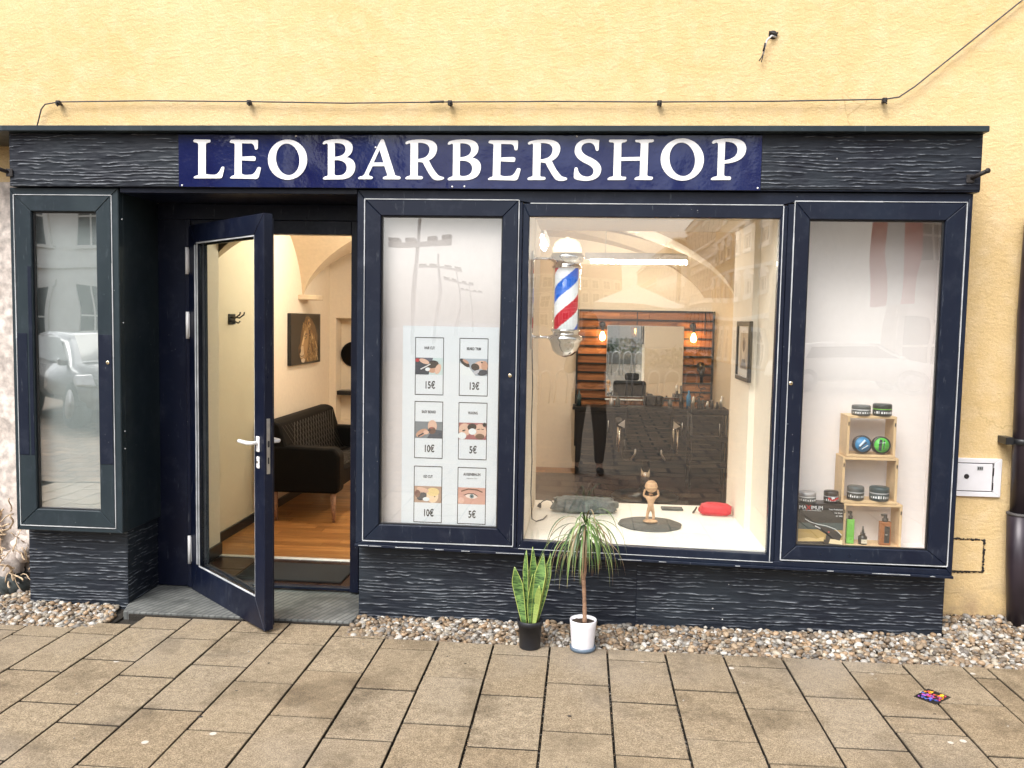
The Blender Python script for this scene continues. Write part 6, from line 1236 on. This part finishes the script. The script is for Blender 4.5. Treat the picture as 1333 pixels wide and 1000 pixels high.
house('town_house', 'ochre gabled house nearest in the row on the right of the street', 8.2, 18, -52, -34, 9.0, 'facade_ochre', 'x', 4, 6, 3, True)
house('town_house', 'grey house second in the row on the right of the street', 8.5, 18, -70, -52.1, 9.6, 'facade_grey', 'x', 3, 8, 3.5)
house('town_house', 'pale house third in the row on the right of the street', 8.1, 18, -92, -70.1, 8.4, 'facade_pale', 'x', 3, 9, 3, True)
house('town_house', 'ochre house farthest in the row on the right of the street', 8.4, 18, -130, -92.1, 9.5, 'facade_ochre', 'x', 3, 12, 3)
house('town_hall', 'wide pale building closing the far end of the street', -16, 8.0, -195, -182, 11, 'facade_grey', 'y', 3, 11, 4, True)
house('town_house', 'ornate pale house at the right edge of the square behind the flag', 9.0, 30, -33.9, -22, 11, 'facade_pale', 'y', 4, 9, 3, True)
gt = thing('street_gable', 'curved pale gable on the roof of nearest ochre house', 'gable', (8.2, -41, 9.0))
mb = MB(); mb.prism([(-44.5, 8.9), (-37.5, 8.9), (-38.2, 10.2), (-39.2, 10.6), (-39.5, 11.5), (-40.2, 12.1), (-41.8, 12.1), (-42.5, 11.5), (-42.8, 10.6), (-43.8, 10.2)], 8.05, 8.9, 'x'); mb.build('gable_wall', 'facade_pale', gt)
mb = MB(); mb.box(7.98, 8.06, -41.6, -40.4, 9.4, 10.9); mb.build('window', 'window_dark', gt)
fl = thing('flag_banner', 'long red white red vertical banner hanging on the far facade', 'flag', (8.8, -20.5, 5))
for i, m in enumerate(('flag_red', 'flag_white', 'flag_red')):
    mb = MB(); vs = []; fs = []
    for j in range(21):
        for k in range(4): vs.append((8.2 + i * .42 + k * .14, -21.0 + .05 * math.sin(j * .6 + (i * 3 + k)), 2.3 + j * .26))
    for j in range(20):
        for k in range(3): fs.append((j * 4 + k, j * 4 + k + 1, j * 4 + k + 5, j * 4 + k + 4))
    mb.add(vs, fs, smooth=True); mb.build('stripe', m, fl)
mb = MB(); mb.tube([(8.1, -21.0, 7.55), (10, -21.9, 7.55)], .05, 8); mb.build('pole', 'zinc', fl)
mb = MB(); mb.lathe([(.2, 0), (.2, .02), (0, .02)], (8.83, -20.93, 5.0), 12, (0, 1, 0)); mb.build('emblem', 'black_metal', fl)
ck = thing('street_clock', 'round clock on a post in the middle of the square', 'clock', (4.5, -40, 0))
mb = MB(); mb.tube([(4.5, -40, 0), (4.5, -40, 4.6)], .09, 10); mb.build('post', 'black_metal', ck); mb = MB(); mb.lathe([(.75, -.12), (.75, .12)], (4.5, -40, 5.3), 28, (0, 1, 0)); mb.build('clock_case', 'facade_pale', ck); mb = MB(); mb.lathe([(.6, .13), (0, .13)], (4.5, -40, 5.3), 28, (0, 1, 0)); mb.build('clock_face', 'letter_white', ck)
for i, (x, y, lb) in enumerate(((-8.0, -36, 'nearest'), (-10.2, -56, 'second'), (-12.0, -78, 'third'), (-13.5, -100, 'farthest'))):
    t = thing('street_lamp', lb + ' tall street mast with crossarms in the row on the left', 'street lamp', (x, y, 0), 'masts along the left side of the street')
    mb = MB(); mb.tube([(x, y, 0), (x, y, 6.4)], [.14, .09], 10); mb.build('mast', 'zinc', t)
    mb = MB(); mb.box(x - 1.5, x + 1.9, y - .12, y + .12, 5.2, 5.4); mb.build('crossarm', 'zinc', t)
    for sx in (-1.2, -.4, .8, 1.6): mb = MB(); mb.box(x + sx - .25, x + sx + .25, y - .3, y + .3, 5.4, 5.56, .02); mb.build('lamp_head', 'black_metal', t)
tt = thing('market_tent', 'white peaked market tent standing on the square behind the hoops', 'tent', (2.1, -31, 0))
mb = MB(); mb.add([(.4, -29.4, 2.3), (3.8, -29.4, 2.3), (3.8, -32.6, 2.3), (.4, -32.6, 2.3), (2.1, -31, 3.3), (.4, -29.4, .95), (3.8, -29.4, .95)], [(0, 1, 4), (1, 2, 4), (2, 3, 4), (3, 0, 4), (0, 5, 6, 1)]); mb.build('canopy', 'hoop_white', tt)
for x_ in (.45, 3.75):
    for y_ in (-29.45, -32.55): mb = MB(); mb.tube([(x_, y_, 0), (x_, y_, 2.3)], .04, 8); mb.build('pole', 'zinc', tt)
hg = thing('hedge', 'low dark green planter hedge in front of the white tent', 'hedge', (2.1, -22, 0)); mb = MB(); rs = random.Random(6)
for k in range(900): p = Vector((rs.uniform(.3, 4), rs.uniform(-22.4, -21.9), rs.uniform(.3, 1.1))); q = Vector((rs.uniform(-1, 1), rs.uniform(-1, 1), rs.uniform(-1, 1))) * .09; r_ = Vector((rs.uniform(-1, 1), rs.uniform(-1, 1), rs.uniform(-1, 1))) * .09; mb.add([p, p + q, p + q + r_, p + r_], [(0, 1, 2, 3)])
o = mb.build('foliage', 'fern', hg); o['kind'] = 'stuff'; mb = MB(); mb.box(.3, 4, -22.4, -21.9, 0, .45, .01); mb.build('planter', 'facade_grey', hg)
br = thing('bicycle_rack', 'row of white steel hoops forming a bicycle rack on the square', 'bicycle rack', (.2, -14, 0))
for k in range(11):
    x = -1.7 + k * .38; mb = MB(); mb.tube([(x, -14, 0), (x + .02, -14, .62)] + [(x + .15 - .13 * math.cos(a), -14, .62 + .15 * math.sin(a)) for a in [math.pi * q / 8 for q in range(1, 8)]] + [(x + .28, -14, .62), (x + .26, -14, 0)], .02, 8); mb.build('hoop', 'hoop_white', br)
# parked car seen in the left pane
def car(x, y, rot, paint, lab):
    t = thing('parked_car', lab, 'car', (x, y, 0)); T = Matrix.Translation((x, y, 0)) @ Matrix.Rotation(rot, 4, 'Z')
    side = [(-2.05, .30), (-2.10, .62), (-1.98, .86), (-1.20, .98), (-.55, 1.40), (.55, 1.46), (1.45, 1.36), (2.0, .98), (2.08, .60), (2.02, .30)]
    bm = bmesh.new(); A = [bm.verts.new((p[0], -.86 + (.16 if p[1] > 1.1 else 0), p[1])) for p in side]; B = [bm.verts.new((p[0], .86 - (.16 if p[1] > 1.1 else 0), p[1])) for p in side]; bm.faces.new(A); bm.faces.new(B[::-1])
    for i in range(len(side)): bm.faces.new((A[i], B[i], B[(i + 1) % len(side)], A[(i + 1) % len(side)]))
    bmesh.ops.recalc_face_normals(bm, faces=bm.faces); bmesh.ops.bevel(bm, geom=bm.edges[:], offset=.09, segments=3, affect='EDGES'); mb = MB(T); mb.frombm(bm, True); b = mb.build('body', paint, t)
    mb = MB(T); mb.add([(-1.20, -.66, 1.0), (-1.20, .66, 1.0), (-.60, .60, 1.39), (-.60, -.60, 1.39)], [(0, 1, 2, 3)]); mb.v = [tuple(Vector(v) + (T.to_3x3() @ Vector((-.035, 0, .035)))) for v in mb.v]; mb.build('windscreen', 'car_glass', t)
    for s_ in (-1, 1):
        mb = MB(T); mb.add([(-1.0, s_ * .875, 1.0), (1.4, s_ * .875, 1.0), (1.2, s_ * .76, 1.32), (-.5, s_ * .76, 1.36)], [(0, 1, 2, 3)]); mb.build('side_window', 'car_glass', t)
        mb = MB(T); mb.prism([(-2.12, .66), (-2.0, .62), (-1.86, .78), (-1.98, .84)], s_ * .80 - .22, s_ * .80 + .02 * s_ + .1, 'y', .02); mb.build('headlight', 'zinc', t)
        mb = MB(T); mb.box(-1.12, -1.0, s_ * .95 - .08, s_ * .95 + .08, .96, 1.08, .03); mb.build('door_mirror', paint, t)
        for wx in (-1.3, 1.28):
            mb = MB(T); mb.lathe([(.20, -.11), (.31, -.11), (.33, -.08), (.33, .08), (.31, .11), (.20, .11)], (wx, s_ * .78, .33), 24, (0, 1, 0)); w_ = mb.build('wheel', 'tyre', t); mb = MB(T); mb.lathe([(.20, -.115), (.05, -.09), (.05, .09), (.20, .115)], (wx, s_ * .78, .33), 16, (0, 1, 0)); mb.build('rim', 'zinc', w_)
    mb = MB(T); mb.box(-2.115, -2.06, -.5, .5, .60, .70, .01); mb.box(-2.11, -2.04, -.7, .7, .34, .46, .01); mb.build('grille', 'black_plastic', t)
    mb = MB(T); mb.box(-2.135, -2.11, -.26, .26, .47, .57, .004); mb.build('number_plate', 'letter_white', t)
car(-8.1, -9.3, math.radians(222), 'car_paint', 'light silver car parked on the square, seen in left pane')
car(7.2, -19.2, math.radians(180), 'facade_trim', 'white car parked at the right side of the square')
# ---- the photographer, standing behind the camera
pn = thing('person', 'person in dark jacket and black trousers holding a phone up', 'person', (.08, -5.02, 0))
x, y = .08, -5.02
V = [(x, y, .98), (x, y, 1.12), (x, y - .01, 1.28), (x, y - .01, 1.42), (x, y, 1.50), (x, y + .01, 1.60), (x, y + .02, 1.70),
     (x - .10, y, .92), (x - .13, y + .02, .50), (x - .145, y - .02, .10), (x - .15, y + .10, .04), (x + .10, y, .92), (x + .13, y + .02, .50), (x + .145, y - .02, .10), (x + .155, y + .10, .04),
     (x - .18, y - .01, 1.43), (x - .23, y + .06, 1.20), (x - .12, y + .25, 1.40), (x + .18, y - .01, 1.43), (x + .23, y + .06, 1.20), (x + .10, y + .25, 1.40)]
E_ = [(0, 1), (1, 2), (2, 3), (3, 4), (4, 5), (5, 6), (0, 7), (7, 8), (8, 9), (9, 10), (0, 11), (11, 12), (12, 13), (13, 14), (3, 15), (15, 16), (16, 17), (3, 18), (18, 19), (19, 20)]
R_ = [(.16, .11), (.145, .10), (.16, .11), (.15, .10), .055, (.075, .09), (.075, .095), .095, .06, .042, .045, .095, .06, .042, .045, .065, .05, .036, .065, .05, .036]
skinbody('body', V, E_, R_, 'skin', pn)
def shell(nm, idx, grow, mat):
    mp = {i: k for k, i in enumerate(idx)}; skinbody(nm, [V[i] for i in idx], [(mp[a], mp[b]) for a, b in E_ if a in mp and b in mp], [(r_[0] + grow, r_[1] + grow) if isinstance(r_, tuple) else r_ + grow for r_ in (R_[i] for i in idx)], mat, pn)
shell('trousers', [0, 7, 8, 9, 11, 12, 13], .014, 'trousers'); shell('jacket', [0, 1, 2, 3, 15, 16, 17, 18, 19, 20], .018, 'jacket')
mb = MB(); mb.ball((x, y + .015, 1.70), .106, 20, 12, (.82, 1.02, 1.0)); mb.v = [v for v in mb.v]; mb.f = [f for f, in zip(mb.f) if sum(mb.v[i][2] for i in f) / 4 > 1.70 or sum(mb.v[i][1] for i in f) / 4 < y + .0]; mb.c = mb.c[:len(mb.f)]; mb.sm = mb.sm[:len(mb.f)]; mb.build('hair', 'hair', pn)
for s_ in (-1, 1):
    mb = MB(); mb.tube([(x + s_ * .15, y - .06, .04), (x + s_ * .152, y + .06, .045), (x + s_ * .158, y + .18, .03)], [.045, .048, .032], 12); mb.build('shoe', 'black_leather', pn)
    hx_, hy_ = x + s_ * .10 - .01, y + .245
    mb = MB(); mb.ball((hx_ - s_ * .005, hy_ + .02, 1.46), .035, 12, 8, (.8, .6, 1.25)); mb.build('palm', 'skin', pn)
    for k in range(4): z = 1.44 + k * .020; mb = MB(); mb.tube([(hx_, hy_ + .02, z + .01), (hx_ - s_ * .01, hy_ + .055, z + .02), (hx_ - s_ * .045 + s_ * .004 * k, hy_ + .060, z + .026)], [.009, .009, .007], 7); mb.build('finger', 'skin', pn)
    mb = MB(); mb.tube([(hx_, hy_ + .0, 1.45), (hx_ - s_ * .02, hy_ + .005, 1.48), (hx_ - s_ * .045, hy_ + .018, 1.495)], [.011, .010, .008], 7); mb.build('thumb', 'skin', pn)
ph = thing('phone', 'black smartphone held sideways in both hands of the person', 'phone', (.07, -4.74, 1.48))
mb = MB(); mb.box(-.01, .15, -4.748, -4.739, 1.445, 1.525, .003); mb.build('phone_body', 'black_plastic', ph)
ph.name = 'phone'
for o in list(bpy.data.objects):
    if 'org' in o: del o['org']
